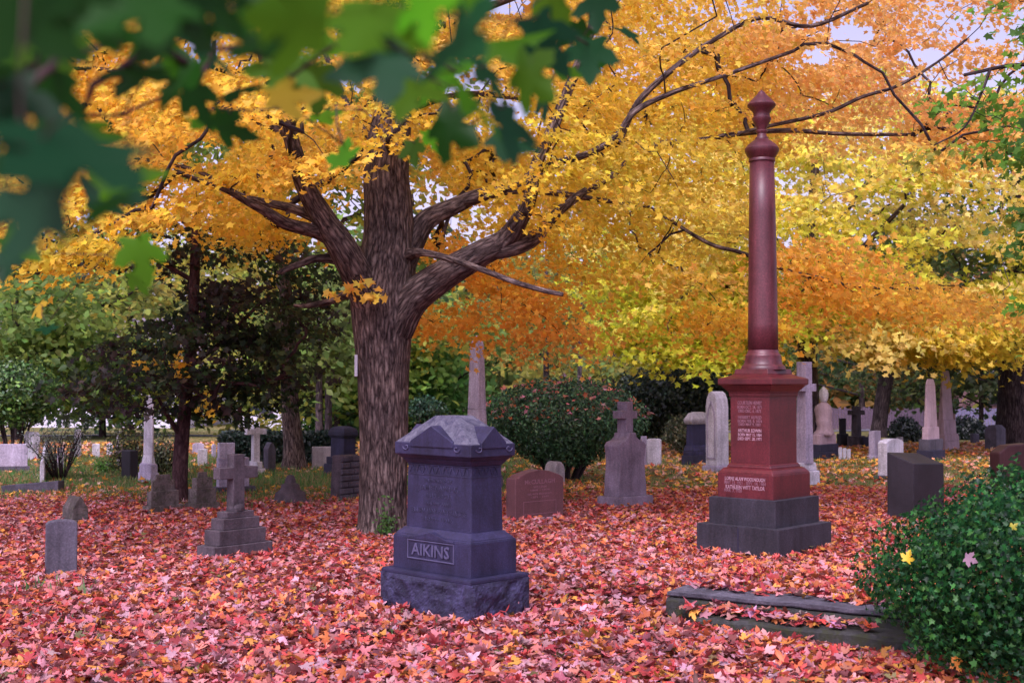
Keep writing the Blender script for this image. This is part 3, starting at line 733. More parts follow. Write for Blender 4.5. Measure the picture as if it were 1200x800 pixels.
# draped urn monument
m = Mono('urn_monument', 'pale pink draped monument topped with an urn, right of the red column', 962, 538, 946, 984, 45, 'monument')
e = m.e; m.tiers([('base', 'darkblue', [(38, None), (38, 530), (34, 529.5), (34, 521)]), ('die', 'palepink', [(29, 521.2), (29, 509.5)])])
kk = m.ctr.y/F; Z = lambda py: zat(py, m.ctr.y)-m.z0
mb = MB(); mb.lathe([(w/2*kk, Z(y)) for w, y in [(24, 510), (23, 506), (19, 503), (18, 498), (20, 494), (19, 492), (20, 486), (21, 480), (19, 475), (13, 472.5), (7, 471)]], 10); o = mb.build('draped_body', 'palepink', e, smooth=True); chip(o, .05, 4)
mb = MB(); mb.lathe([(w/2*kk, Z(y)) for w, y in [(5, 472), (8, 470), (11, 465), (11.5, 461), (9, 457), (4, 454), (1, 452.5)]], 14); mb.build('urn', 'white', e, smooth=True)
for i, px in enumerate((984, 989, 994)):
    m = Mono('gravestone', ('small white marker nearest the urn monument in a row of three', 'middle small white marker in a row of three by the urn monument', 'small white marker farthest from the urn monument in a row of three')[i], px, 538, px-2.5, px+2.5, 40, group='row of three small white markers')
    m.tiers([('slab', 'white', [(5, None), (5, 524+i)])])
# darker ones further right
m = Mono('gravestone', 'tall narrow dark slab on a wider base behind the white markers', 985, 523, 977, 994, 30); m.tiers([('base', 'darkgrey', [(17, None), (17, 508)]), ('slab', 'darkgrey', [(12, 508.2), (12, 490)])])
m = Mono('cross_gravestone', 'brown cross standing in front of the wooden fence', 1004, 524, 992, 1014, 40); m.tiers([('base', 'brownstone', [(22, None), (22, 511)])]); cross_part(m.e, .09, .08, m.z(511.3), m.z(476), m.z(483.5), .26, .06, 'brownstone', w0=.11)
m = Mono('gravestone', 'low dark slab right of the brown cross by the fence', 1012, 524, 1009, 1019, 30); m.tiers([('slab', 'darkblue', [(10, None), (10, 512)])])
m = Mono('gravestone', 'lilac grey slab at the foot of the dark leaning trunk', 1026, 538, 1015, 1034, 55); m.tiers([('base', 'lilac', [(19, None), (19, 534)]), ('slab', 'lilac', [(15, 534.2), (14, 505)])])
# curved white tablet
m = Mono('gravestone', 'white tablet with a curved top behind the slanted dark granite block', 1041, 562, 1023, 1063, 48)
hx, hy = m.wr/2, m.wl/2; m.tiers([('base', 'greystone', [(40, None), (40, 557.5)])])
zt = zat(513.5, m.ctr.y)-m.z0; z0 = m.z(557.8); mb = MB(); w = hx*.86
mb.prism([(-w, z0), (w, z0), (w, zt*.90), (w*.8, zt*.955), (w*.4, zt*.99), (0, zt), (-w*.4, zt*.99), (-w*.8, zt*.955), (-w, zt*.90)], -hy*.62, hy*.62); mb.build('tablet', 'white', m.e, bevel=.01)
# slanted dark granite block
m = Mono('gravestone', 'dark granite block with a slanted polished top beside the foreground shrub', 1071, 612, 1038, 1105, 46)
hx, hy = m.wr/2, m.wl/2; zf = m.z(545); zb = zf+.10
mb = MB(); mb.add([(-hx, -hy, -.05), (hx, -hy, -.05), (hx, hy, -.05), (-hx, hy, -.05), (-hx*.98, -hy, zf+.02), (hx, -hy, zf-.02), (hx, hy, zf+.10), (-hx*.98, hy, zf+.14)], [(3, 2, 1, 0), (4, 5, 6, 7), (0, 1, 5, 4), (1, 2, 6, 5), (2, 3, 7, 6), (3, 0, 4, 7)])
mb.build('block', 'darkgrey', m.e, bevel=.01)
# brown rounded stone right edge
m = Mono('gravestone', 'red brown granite stone with a rounded top at the right edge behind the shrub', 1172, 585, 1158, 1240, 20)
hx, hy = m.wr/2, m.wl/2; zt = m.z(520); mb = MB()
mb.prism([(-hx, -.04), (hx, -.04), (hx, zt*.86), (hx*.7, zt*.97), (0, zt), (-hx*.7, zt*.97), (-hx, zt*.84)], -hy, hy); mb.build('slab', 'redbrown', m.e, bevel=.02)
m = Mono('gravestone', 'grey green stone with chamfered shoulders in front of the blue fence', 1168, 527, 1153, 1178, 45)
m.tiers([('slab', 'greystone', [(25, None), (25, 503), (16, 498)])])
# left background
m = Mono('gravestone', 'broad lilac grey family slab on a wide base at the left edge', -18, 551, -26, 42, 10)
m.tiers([('base', 'greystone', [(64, None), (64, 545)]), ('slab', 'lilac', [(58, 545.2), (57, 519)])])
m = Mono('gravestone', 'white column stone with a rounded cap behind the broad left slab', 38, 540, 29, 48, 45)
m.tiers([('shaft', 'white', [(16, None), (16, 521)]), ('cap', 'white', [(19, 521), (19, 510), (15, 506)])])
m = Mono('ledger_slab', 'grey slab lying nearly flat on the grass at the left', 10, 575, 3, 77, 8, 'grave slab')
mb = MB(); hx, hy = m.wr/2, min(m.wl/2, .35); mb.add([(-hx, -hy, 0), (hx, -hy, -.02), (hx, hy, -.02), (-hx, hy, 0), (-hx, -hy, .09), (hx, -hy, .15), (hx, hy, .17), (-hx, hy, .11)], [(3, 2, 1, 0), (4, 5, 6, 7), (0, 1, 5, 4), (1, 2, 6, 5), (2, 3, 7, 6), (3, 0, 4, 7)]); mb.build('slab', 'greystone', m.e, bevel=.01)
m = Mono('gravestone', 'dark weathered block behind the shrub left of the white obelisk', 152, 562, 143, 163, 40); m.tiers([('block', 'darkgrey', [(20, None), (20, 528)])])
bgl = [(88, 536, 84, 96, 503, 'white', 'small white slab behind the twiggy shrub'), (68, 548, 62, 76, 524, 'lilac', 'rose lilac stone left of the twiggy shrub'),
       (108, 537, 103, 118, 520, 'white', 'low white stone right of the twiggy shrub'), (125, 534, 120, 133, 519, 'white', 'second low white stone right of the twiggy shrub'),
       (232, 545, 229, 244, 526, 'white', 'pale blue white slab just right of the dark young maple trunk'), (226, 531, 221, 240, 519, 'lilac', 'low grey round topped stone beyond the dark young maple'),
       (249, 537, 246, 254, 520, 'lilac', 'narrow grey stone beyond the pale blue white slab'), (272, 529, 268, 282, 516, 'offgrey', 'small far stone behind the slim white cross'),
       (329, 524, 326, 333, 503, 'white', 'far white post stone left of the background trunk'), (493, 545, 490, 499, 510, 'white', 'small white stone glimpsed right of the big maple trunk'),
       (612, 516, 608, 622, 498, 'white', 'far white stone glimpsed past the trimmed bush'), (140, 548, 137, 143, 505, 'offgrey', 'slim grey post stone left of the dark weathered block'),
       (1052, 530, 1049, 1058, 512, 'offgrey', 'small stone in front of the dark clipped bush'), (788, 521, 784, 792, 508, 'white', 'tiny white stone left of the pale shrub'),
       (1140, 520, 1136, 1147, 508, 'greystone', 'low grey stone near the blue fence'), (52, 535, 48, 57, 515, 'white', 'narrow white stone beside the white column stone')]
for cx, cy, lx, rx, yt, mt, lab in bgl:
    m = Mono('gravestone', lab, cx, cy, lx, rx, random.choice((20, 35, 45)), group='small background gravestones')
    hx, hy = m.wr/2, m.wl/2; zt = m.z(yt); mb = MB()
    if random.random() < .5: mb.prism([(-hx, -.04), (hx, -.04)]+[(hx*math.cos(a), zt*.82+zt*.18*math.sin(a)) for a in np.linspace(0, PI, 7)], -hy, hy); mb.build('slab', mt, m.e, bevel=.01)
    else: m.tiers([('slab', mt, [(rx-lx, None), (rx-lx, yt)])])

# --- stone step at lower right
def step():
    A = PT(780, 692, 8.7); 
    a = Vector((1.07, 8.70)); b = Vector((2.24, 7.99)); d = (b-a).normalized(); nrm = Vector((-d.y, d.x))  # nrm points away
    ang = math.atan2(d.y, d.x)
    e = empty('stone_steps', (a.x, a.y, 0), ang, 'two weathered mossy stone kerb steps half covered in leaves below the red column', 'stone steps')
    mb = MB(); L = 2.5
    def slab(x0, x1, y0, y1, z0, z1, nm, mt, seed):
        mb = MB(); nx = 60; prof = [(y0, z0), (y0-.012, z0+.03), (y0-.008, z1-.02), (y0+.012, z1), (y1, z1+.004), (y1, z0)]
        vs = []; 
        for i in range(nx+1):
            x = x0+(x1-x0)*i/nx
            for (y, z) in prof:
                q = Vector((x*5+seed, y*6, z*8)); vs.append((x, y+.012*noise.noise(q), z+.010*noise.noise(q+Vector((0, 9, 0)))))
        n = len(prof); fs = [(i*n+k, (i+1)*n+k, (i+1)*n+(k+1) % n, i*n+(k+1) % n) for i in range(nx) for k in range(n)]+[tuple(range(n)), tuple(nx*n+k for k in range(n-1, -1, -1))]
        mb.add(vs, fs); mb.build(nm, mt, e, bevel=0)
    slab(0, L, 0, .34, -.03, .118, 'upper_step', 'slate', 1); slab(.005, L, .002, .335, .128, .156, 'upper_slab', 'slabtop', 1)
    slab(.30, L, -.26, -.012, -.12, .055, 'lower_step', 'slate', 5)
    c = e.matrix_world
    ctr = Vector((a.x, a.y))+d*(L/2)+nrm*.06
    FOOT.append((ctr.x, ctr.y, ang, L/2, .20))
    return a, d, nrm
SA, SD, SN = step()

# ================================================================== MAIN MAPLE
TD = 13.35
def W2R(px, Y): return px/2*Y/F
base_main = G(449, 627)
tree = empty('maple_tree', (base_main.x, base_main.y, 0), 0, 'big old maple with orange yellow leaves and a thick ridged trunk in the centre', 'tree')
TB = Tubes()
tp = [(449, 632, 66), (449, 615, 58), (448.5, 590, 54), (449, 540, 56), (449, 490, 58), (448.5, 440, 60), (448, 395, 66), (448, 350, 74), (452, 315, 68), (455, 280, 60), (454, 240, 56), (452, 200, 52), (458, 150, 46), (468, 100, 38), (478, 40, 30), (484, -40, 26), (480, -160, 20), (478, -300, 12)]
TY = [TD]*8+[TD]*5+[13.4, 13.5, 13.6, 13.8, 14]
P = [PT(x, y, Y) for (x, y, w), Y in zip(tp, TY)]; R = [W2R(w, Y) for (x, y, w), Y in zip(tp, TY)]
pc = catmull(P, 5); rc = np.interp(np.linspace(0, len(R)-1, len(pc)), range(len(R)), R)
TB.add(pc, rc, 56, wob=.10, seed=2, flare=lambda u, t: (.55*max(0, 1-u*22)**1.6)*(1+.5*math.sin(t*5+1)+.3*math.sin(t*3)))
limbs = []   # (pts with px, py, w, Y)
def limb(spec, sides=20, wob=.12, seed=0, tb=None, name=None, mat='bark', par=None):
    P = [PT(x, y, Y) for x, y, w, Y in spec]; R = [W2R(w, Y) for x, y, w, Y in spec]
    pc = catmull(P, 5); rc = np.interp(np.linspace(0, len(R)-1, len(pc)), range(len(R)), R)
    t = tb or Tubes(); t.add(pc, rc, sides, wob=wob, seed=seed)
    if name: t.build(name, mat, par)
    return pc
SK = [pc]
TB.build('trunk', 'bark', tree)
L_ = lambda spec, sides=18, seed=0, wob=.12: SK.append(limb(spec, sides, wob, seed, name='limb', par=tree))
L_([(438, 365, 46, 13.3), (420, 325, 40, 13.1), (402, 292, 36, 12.9), (382, 262, 30, 12.8), (364, 232, 25, 12.7), (352, 205, 21, 12.6), (340, 160, 18, 12.5), (318, 100, 15, 12.3), (300, 30, 12, 12.1), (280, -60, 9, 12)], 26, 3, .16)
L_([(398, 284, 22, 12.9), (372, 272, 17, 12.8), (335, 262, 15, 12.4), (312, 248, 12, 12.2), (288, 236, 8, 12.0), (262, 222, 6, 11.8), (215, 205, 5, 11.6)], 12, 4)
L_([(385, 262, 16, 12.8), (345, 245, 12, 12.9), (305, 236, 9, 13), (277, 227, 7, 13.1), (230, 200, 5, 13.3), (160, 185, 4, 13.6)], 12, 5)
L_([(425, 318, 18, 13.2), (398, 306, 13, 13.1), (372, 303, 10, 13), (345, 312, 8, 12.9), (325, 320, 5, 12.8)], 10, 6)
L_([(430, 352, 18, 13.4), (410, 345, 12, 13.6), (390, 352, 9, 13.8), (362, 358, 6, 14), (345, 358, 4, 14.1)], 10, 7)
L_([(462, 385, 44, 13.3), (482, 350, 40, 13.2), (522, 320, 36, 13.1), (560, 298, 32, 13.0), (590, 282, 28, 13), (606, 262, 22, 12.9), (620, 235, 17, 12.9), (628, 195, 15, 12.9), (646, 155, 15, 12.9), (662, 115, 13, 13), (680, 70, 12, 13), (694, 30, 10, 13.1), (700, -30, 8, 13.2), (706, -110, 6, 13.3)], 26, 8, .16)
L_([(568, 296, 22, 13.0), (600, 290, 22, 13.0), (620, 282, 20, 13.1), (634, 272, 15, 13.2), (652, 250, 12, 13.5), (680, 228, 10, 13.9), (718, 205, 8, 14.2), (760, 172, 7, 14.5), (812, 166, 7, 14.6), (866, 157, 6, 14.8), (925, 153, 6, 15), (985, 157, 5, 15.2), (1070, 158, 4, 15.6)], 14, 9)
L_([(470, 310, 34, 13.3), (484, 282, 28, 13.4), (500, 258, 24, 13.5), (530, 243, 20, 13.6), (560, 230, 17, 13.7), (600, 222, 12, 13.9), (650, 226, 8, 14.1), (700, 234, 6, 14.3), (760, 242, 4, 14.6)], 18, 10)
L_([(545, 236, 12, 13.6), (590, 222, 10, 13.3), (640, 196, 9, 13.1), (690, 180, 8, 13), (722, 160, 8, 13), (745, 130, 7, 13), (790, 108, 6, 13.1), (850, 88, 5, 13.3), (930, 60, 4, 13.6)], 12, 11)
L_([(478, 298, 16, 13.2), (496, 296, 9, 12.9), (530, 304, 8, 12.6), (565, 316, 7, 12.3), (605, 331, 6.5, 12.1), (640, 341, 6, 12), (660, 345, 5, 11.95)], 10, 12, .06)
L_([(725, 168, 7, 13), (748, 120, 8, 13.2), (790, 80, 7, 13.3), (840, 45, 6, 13.5), (892, 21, 5, 13.8), (950, 31, 5, 14), (1017, 4, 4, 14.3)], 10, 13)
L_([(866, 157, 5, 14.8), (900, 148, 5, 14.6), (967, 133, 5, 14.4), (1010, 114, 4.5, 14.3), (1054, 100, 4, 14.2), (1100, 72, 3, 14), (1133, 46, 3, 14)], 8, 14)
L_([(760, 242, 4, 14.6), (828, 284, 5, 14.4), (868, 296, 5, 14.5), (920, 316, 5, 14.8), (960, 326, 6, 15), (1010, 336, 4, 15.4), (1090, 338, 3, 16)], 8, 15)
L_([(478, 45, 14, 13.6), (540, 20, 10, 14), (620, -10, 8, 14.5), (740, -60, 6, 15), (860, -100, 5, 15.4), (980, -60, 4, 15.6)], 10, 16)
L_([(480, 20, 14, 13.7), (400, -30, 10, 14.4), (300, -60, 8, 15.2), (180, -70, 6, 16)], 10, 17)
L_([(340, 160, 10, 12.5), (280, 130, 8, 12.8), (200, 105, 7, 13.2), (110, 80, 5, 13.8), (40, 90, 4, 14.4)], 10, 18)
L_([(450, 200, 14, 13.6), (440, 170, 9, 14.6), (410, 130, 8, 16), (380, 60, 6, 17.5)], 10, 19)
L_([(462, 140, 14, 13.7), (500, 120, 9, 15), (560, 110, 7, 16.5), (640, 120, 5, 18)], 10, 20)

# screen-surveyed lower edge of the crown
CYN = 1
CX = [-200, 0, 60, 100, 160, 230, 300, 345, 400, 440, 480, 520, 560, 620, 680, 700, 740, 780, 860, 905, 960, 1000, 1050, 1100, 1150, 1200, 1500]
CY = [270, 285, 280, 262, 262, 285, 290, 290, 215, 195, 195, 215, 240, 265, 285, 300, 320, 325, 300, 205, 185, 185, 190, 200, 190, 180, 150]
def in_crown(p, pad=0):
    sx, sy = proj(p)
    lim = np.interp(sx, CX, CY)+14*np.sin(sx*.045+1)+9*np.sin(sx*.11)
    return sx, sy, sy < lim-pad
HOLES = [(535, 92, 50, 26), (598, 128, 26, 18), (412, 98, 18, 30), (235, 62, 24, 24), (240, 178, 34, 16), (335, 150, 18, 12), (590, 8, 50, 12), (375, 60, 16, 24), (218, 8, 20, 10), (345, 232, 12, 14), (500, 232, 10, 10), (1000, 40, 30, 14), (1080, 66, 34, 12), (960, 66, 24, 12), (640, 60, 20, 14), (560, 250, 12, 10)]
def hole(sx, sy, grow=1.0):
    h = np.zeros(np.shape(sx), bool)
    for a, b, c, d in HOLES: h |= ((sx-a)/(c*grow))**2+((sy-b)/(d*grow))**2 < 1
    return h
cand = np.stack([RNG.uniform(-9, 9, 26000), RNG.uniform(10.2, 21, 26000), RNG.uniform(2.2, 13, 26000)], 1)
bx, by = base_main.x, base_main.y
rad = np.hypot(cand[:, 0]-bx-.6, cand[:, 1]-by-1.2); zc_ = cand[:, 2]
shell = (rad/8.8)**2+((zc_-5.5)/7.6)**2 < 1
sx, sy, ok = in_crown(cand, 14)
keep = shell & ok & (sx > -160) & (sx < 1340)
near_col = (cand[:, 1] < 12.6) & (sx > 560)                       # nothing in front of the column and the right limbs
keep &= ~near_col
keep &= ~((cand[:, 1] < 14.2) & (sx > 385) & (sx < 600) & (sy > 150) )          # the fork stays open to view
keep &= ~((cand[:, 1] < 13.3) & (sx > 250) & (sx < 400) & (sy > 200) )
keep &= ~hole(sx, sy, 1.25)
cl = np.array([noise.noise(Vector(c*.55)) for c in cand])
keep &= cl > -.14
inside = keep & (sy > -40)
above = shell & (sy < -40) & (cand[:, 2] > 3)
ci_ = cand[inside]; sxi = proj(ci_)[0]
ci = np.concatenate([ci_[sxi < 430][:330], ci_[(sxi >= 430) & (sxi < 640)][:130], ci_[(sxi >= 640)][:235]]); ca = cand[above][:90]
# extra low sprays seen under the crown, orange
def band(n, x0, x1, y0, y1, Y0, Y1):
    return np.array([PT(random.uniform(x0, x1), random.uniform(y0, y1), random.uniform(Y0, Y1)) for _ in range(n)])
low = np.concatenate([band(8, 500, 610, 280, 360, 14.6, 16), band(4, 485, 535, 350, 395, 14.8, 16), band(8, 585, 670, 335, 395, 14.6, 16), band(8, 600, 760, 250, 320, 14.2, 17),
                      band(7, 915, 1010, 290, 330, 14.0, 16), band(9, 940, 1090, 320, 385, 14.5, 17), band(5, 1060, 1175, 335, 372, 15, 17), band(9, 740, 868, 290, 385, 13.2, 16), band(3, 12, 30, 275, 290, 10.5, 11), band(3, 60, 92, 288, 298, 10.5, 11), band(10, 110, 330, 225, 285, 13.6, 16)])
front = np.concatenate([band(7, 395, 500, 95, 175, 12.5, 12.9), band(7, 590, 700, 110, 205, 12.2, 12.6), band(5, 610, 690, 205, 270, 12.3, 12.7), band(4, 330, 400, 120, 190, 12.0, 12.3), band(3, 240, 300, 205, 240, 11.6, 12)])
few = np.array([PT(425, 330, 12.7), PT(437, 345, 12.8), PT(405, 340, 12.8)])
allc = np.concatenate([ci, low, front])
def maple_color(p, n):
    sx, sy = proj(p)
    a = np.array([noise.noise(Vector(q*.6)) for q in p]); b = np.array([noise.noise(Vector(q*.9+7)) for q in p])
    gold = np.array([.87, .59, .055]); orange = np.array([.90, .43, .06]); coral = np.array([.92, .42, .18]); lime = np.array([.62, .58, .06])
    w = np.zeros((len(p), 4)); w[:, 0] = 1.0
    w[:, 1] = .05+np.clip(a*1.1, 0, 1)
    w[:, 2] = np.clip(-.10-b*1.2, 0, 1)*.7
    w[:, 3] = np.clip(b*1.8-.12, 0, 1)
    w[:, 2] += 1.6*sm(820, 1020, sx)*(1-sm(110, 220, sy))            # coral top right
    w[:, 1] += .75*sm(860, 930, sx)*sm(230, 290, sy)                 # orange lower right
    w[:, 1] += 1.6*(1-sm(640, 720, sx))*sm(270, 320, sy)*sm(460, 520, sx)
    w[:, 2] += .8*(1-sm(640, 720, sx))*sm(330, 380, sy)*sm(560, 620, sx)
    w[:, 3] += 1.5*sm(640, 700, sx)*(1-sm(880, 960, sx))*sm(110, 200, sy)*(1-sm(290, 350, sy))
    w /= w.sum(1)[:, None]
    return w @ np.stack([gold, orange, coral, lime])
cc = maple_color(allc, 1)
Rr = RNG.uniform(.42, .80, len(allc)); Rr[len(ci)+len(low):] *= .5; cnt = (Rr**2*520).astype(int)
P_, N_, I_ = spray(allc, Rr, cnt, (bx, by, 0), thick=.085, droop=.30, tilt=.62)
sx, sy, ok = in_crown(P_); hol = hole(sx, sy, .9)
lowm = I_ >= len(ci)
prune = (~ok & ~lowm & (RNG.random(len(P_)) < .75)) | (hol & (RNG.random(len(P_)) < .93))
P_, N_, I_ = P_[~prune], N_[~prune], I_[~prune]
c = vary(cc[I_], len(P_), .17, .07)
leaf_mesh('crown', P_, N_, RNG.uniform(.055, .095, len(P_)), c, LEAF_LO, 'leaf', tree, .3)
P2, N2, I2 = spray(few, [.16]*3, [14]*3, (bx, by, 0)); 
Ra = RNG.uniform(.7, 1.1, len(ca)); P3, N3, I3 = spray(ca, Ra, (Ra**2*36).astype(int), (bx, by, 0), tilt=.5)
c3 = vary((.8, .42, .05), len(P3), .15, .08)
o = leaf_mesh('crown', np.concatenate([P2, P3]), np.concatenate([N2, N3]), np.concatenate([np.full(len(P2), .1), RNG.uniform(.14, .2, len(P3))]), np.concatenate([vary((.82, .55, .08), len(P2)), c3]), LEAF_LO, 'leaf', tree, .3)
o.name = 'upper_crown'
sk = np.concatenate([s[::1] for s in SK])
g = grow(sk, np.concatenate([allc, ca, few]), (bx, by, 3.5), sag=.06)
twigs('twigs', 'barkdark', tree, *g, rmin=.0055, rk=.0075, rmax=.05, sides=5)
# tag on the trunk
mb = MB(); q = PT(417.5, 441, TD-.12); q2 = PT(417.5, 415.5, TD-.12)
mb.box(q.x-.016, q.x+.016, q.y-.03, q.y+.03, q.z, q2.z)
o = mb.build('trunk_tag', 'tin', tree, bevel=.003); o.matrix_parent_inverse = Matrix.Translation(-tree.location)
# ivy at the foot
n = 130; pp = np.array([PT(random.gauss(452, 6), 624-abs(random.gauss(0, 16)), TD-.30) for _ in range(n)])
iv = empty('ivy_shoots', G(452, 630), 0, 'small green shoots growing at the foot of the big maple trunk', 'plant')
leaf_mesh('leaves', pp+RNG.normal(0, .012, (n, 3)), np.tile((.1, -1, .5), (n, 1))+RNG.normal(0, .4, (n, 3)), RNG.uniform(.025, .045, n), vary((.05, .12, .02), n), LEAF_DI, 'green', iv)
T = Tubes()
for k in range(7):
    a = PT(444+k*3, 629, TD-.30); b = PT(441+k*4, 600-8*(k % 3), TD-.28); T.add([a, (a+b)/2+Vector((0.01, 0, 0)), b], [.004, .003, .002], 5)
T.build('stems', 'barkyoung', iv)

# ================================================================== OTHER TREES
def tree_thing(name, label, base, trunk, sprays_c, colf, leafsize, R, dens, bark='barkdark', tmpl=LEAF_LO, mat='leaf', tilt=.8, group=None, droop=.3, thick=.14, stems=None, tw=True, seed=0, sides=14, cat='tree', rk=.008, dv=.2, dh=.08, prune=None, wob=.1):
    """trunk: list of (px,py,w,Y) polylines"""
    e = empty(name, base, 0, label, cat, group)
    T = Tubes(); sk = []
    for i, tr in enumerate(trunk):
        P = [PT(x, y, Y) for x, y, w, Y in tr]; Rr = [W2R(w, Y) for x, y, w, Y in tr]
        pc = catmull(P, 4); rc = np.interp(np.linspace(0, len(Rr)-1, len(pc)), range(len(Rr)), Rr)
        fl = (lambda u, t: .4*max(0, 1-u*12)**2) if i == 0 else None
        T.add(pc, rc, sides if i == 0 else 8, wob=wob, seed=seed+i, flare=fl); sk.append(pc)
    T.build('trunk', bark, e)
    o3 = np.array([base[0], base[1], 0.])
    Rr = RNG.uniform(R[0], R[1], len(sprays_c)); cnt = np.maximum(3, (Rr**2*dens)).astype(int)
    P_, N_, I_ = spray(sprays_c, Rr, cnt, o3, thick=thick, droop=droop, tilt=tilt)
    if prune is not None:
        k = ~prune(P_); P_, N_, I_ = P_[k], N_[k], I_[k]
    cs = np.array([colf(c) for c in sprays_c]); c = vary(cs[I_], len(P_), dv, dh)
    leaf_mesh('crown', P_, N_, RNG.uniform(leafsize*.75, leafsize*1.25, len(P_)), c, tmpl, mat, e, .3)
    if tw: twigs('twigs', bark, e, *grow(np.concatenate(sk), sprays_c, tuple(o3), sag=.05), rmin=leafsize*.04, rk=rk, rmax=.08, sides=5)
    return e
def blob(n, c, r, cond=None, hollow=.0, flat=1):
    out = []
    while len(out) < n:
        v = RNG.uniform(-1, 1, 3); q = (v**2).sum()
        if q > 1 or q < hollow: continue
        p = np.array(c)+v*np.array(r)
        if cond is None or cond(p): out.append(p)
    return np.array(out)
def pal(*cols, sc=.5, off=0):
    cols = [np.array(c) for c in cols]
    def f(p):
        u = (noise.noise(Vector(p)*sc+Vector((off, 0, 0)))+.5)*len(cols)
        u = max(0, min(len(cols)-1e-3, u)); return cols[int(u)]
    return f

# dark young maple, left
b0 = G(211, 590)
def cond(p):
    sx, sy = proj(p)
    top = np.interp(sx, [85, 110, 150, 200, 250, 290, 330, 405], [440, 405, 385, 372, 345, 300, 285, 280])
    if sy < top and not (270 < sy < 322 and 60 < sx < 250): return False
    if noise.noise(Vector(p)*1.5) < -.12: return False
    sy = sy + 22*noise.noise(Vector(p)*1.2)+8
    return (sy < np.interp(sx, [80, 100, 150, 200, 260, 320, 370, 410], [470, 498, 505, 492, 500, 508, 505, 470])) and 85 < sx < 405
cs = np.concatenate([blob(105, (b0.x+.05, b0.y, 2.05), (1.9, 1.3, 1.0), cond), blob(40, (b0.x+.9, b0.y, 2.9), (1.2, 1.2, .9), cond), blob(10, (b0.x+.2, b0.y, 3.6), (1.1, 1, .4)),
                     blob(16, (b0.x-1.7, b0.y-.2, 3.45), (1.5, 1, .28))])
tree_thing('dark_maple', 'young dark leaved maple with a slim trunk at the left', b0,
           [[(211, 593, 20, b0.y), (211, 560, 18, b0.y), (213, 520, 17, b0.y), (217, 480, 15, b0.y), (222, 430, 13, b0.y), (226, 380, 13, b0.y), (228, 330, 12, b0.y), (229, 285, 11, b0.y), (231, 230, 7, b0.y)],
            [(213, 512, 8, b0.y), (198, 490, 5, b0.y-.2), (185, 465, 4, b0.y-.5)], [(222, 430, 6, b0.y), (260, 400, 5, b0.y), (310, 350, 4, b0.y)], [(219, 470, 6, b0.y), (180, 440, 5, b0.y), (130, 420, 3, b0.y)], [(218, 470, 6, b0.y), (280, 450, 5, b0.y), (350, 440, 3, b0.y)], [(228, 330, 6, b0.y), (170, 300, 5, b0.y), (90, 292, 3, b0.y-.2)]],
           cs, pal((.020, .040, .018), (.028, .052, .022), (.034, .032, .028), (.045, .07, .03), sc=.8), .10, (.26, .44), 330, bark='barkyoung', mat='green', seed=31, dv=.35, dh=.15)
# a few yellow leaves caught in it
yc = np.array([PT(x, y, b0.y-1.2) for x, y in ((210, 422), (212, 430), (240, 470), (165, 425), (245, 480), (206, 432))])
# yellow maple behind the column
b1 = G(948, 528)
def cond(p):
    sx, sy = proj(p)
    lim = np.interp(sx, [680, 700, 730, 760, 820, 870, 900, 950, 985, 1040, 1090, 1100, 1130, 1175, 1200], [420, 428, 440, 436, 422, 412, 395, 375, 420, 425, 440, 425, 430, 405, 380])
    if ((sx-1030)/28)**2+((sy-282)/18)**2 < 1 or ((sx-1130)/50)**2+((sy-310)/26)**2 < 1 or ((sx-1110)/26)**2+((sy-335)/12)**2 < 1: return False
    return sy < lim and sx > 690 and noise.noise(Vector(p)*.5) > -.33
cs = np.concatenate([blob(330, (b1.x, b1.y-1.5, 5.2), (6.2, 4.5, 3.6), cond, hollow=.15), blob(60, (b1.x-2.5, b1.y-2.5, 2.9), (2.6, 2.4, 1.2), cond), blob(60, (b1.x+2.6, b1.y-2.5, 3.0), (2.6, 2.2, 1.2), cond)])
def colr(p):
    sx, sy = proj(np.array(p)); n_ = noise.noise(Vector(p)*.45)
    y = np.array([.90, .72, .13]); lime = np.array([.60, .62, .05]); pale = np.array([.85, .66, .22])
    t = float(np.clip(.35+n_*1.6+.35*sm(260, 330, sy)*(1-sm(960, 1010, sx)), 0, 1)); c = y*(1-t)+lime*t
    if sx > 980 and sy > 380: c = .6*np.array([.80, .52, .05])+.4*c
    return c if n_ > -.2 else pale*.6+c*.4
tree_thing('yellow_maple', 'large yellow green maple behind the red column', b1,
           [[(948, 533, 28, b1.y), (948, 480, 24, b1.y), (946, 420, 22, b1.y), (944, 370, 20, b1.y), (946, 300, 15, b1.y), (955, 200, 10, b1.y), (960, 100, 6, b1.y)],
            [(944, 400, 8, b1.y), (900, 395, 7, b1.y-1), (840, 405, 5, b1.y-2), (760, 415, 3, b1.y-3)], [(946, 340, 9, b1.y), (1000, 300, 7, b1.y-1), (1060, 240, 5, b1.y-2)], [(945, 350, 8, b1.y), (985, 260, 6, b1.y), (1040, 180, 4, b1.y)],
            [(945, 370, 9, b1.y), (1030, 360, 6, b1.y-1), (1120, 380, 4, b1.y-2)], [(946, 330, 8, b1.y), (900, 270, 6, b1.y), (850, 220, 4, b1.y)]],
           cs, colr, .15, (.6, 1.05), 150, bark='barkgrey', seed=41, prune=lambda P: ((((proj(P)[0]-1130)/42)**2+((proj(P)[1]-310)/20)**2 < 1) | (((proj(P)[0]-1030)/22)**2+((proj(P)[1]-282)/12)**2 < 1)) & (RNG.random(len(P)) < .8))
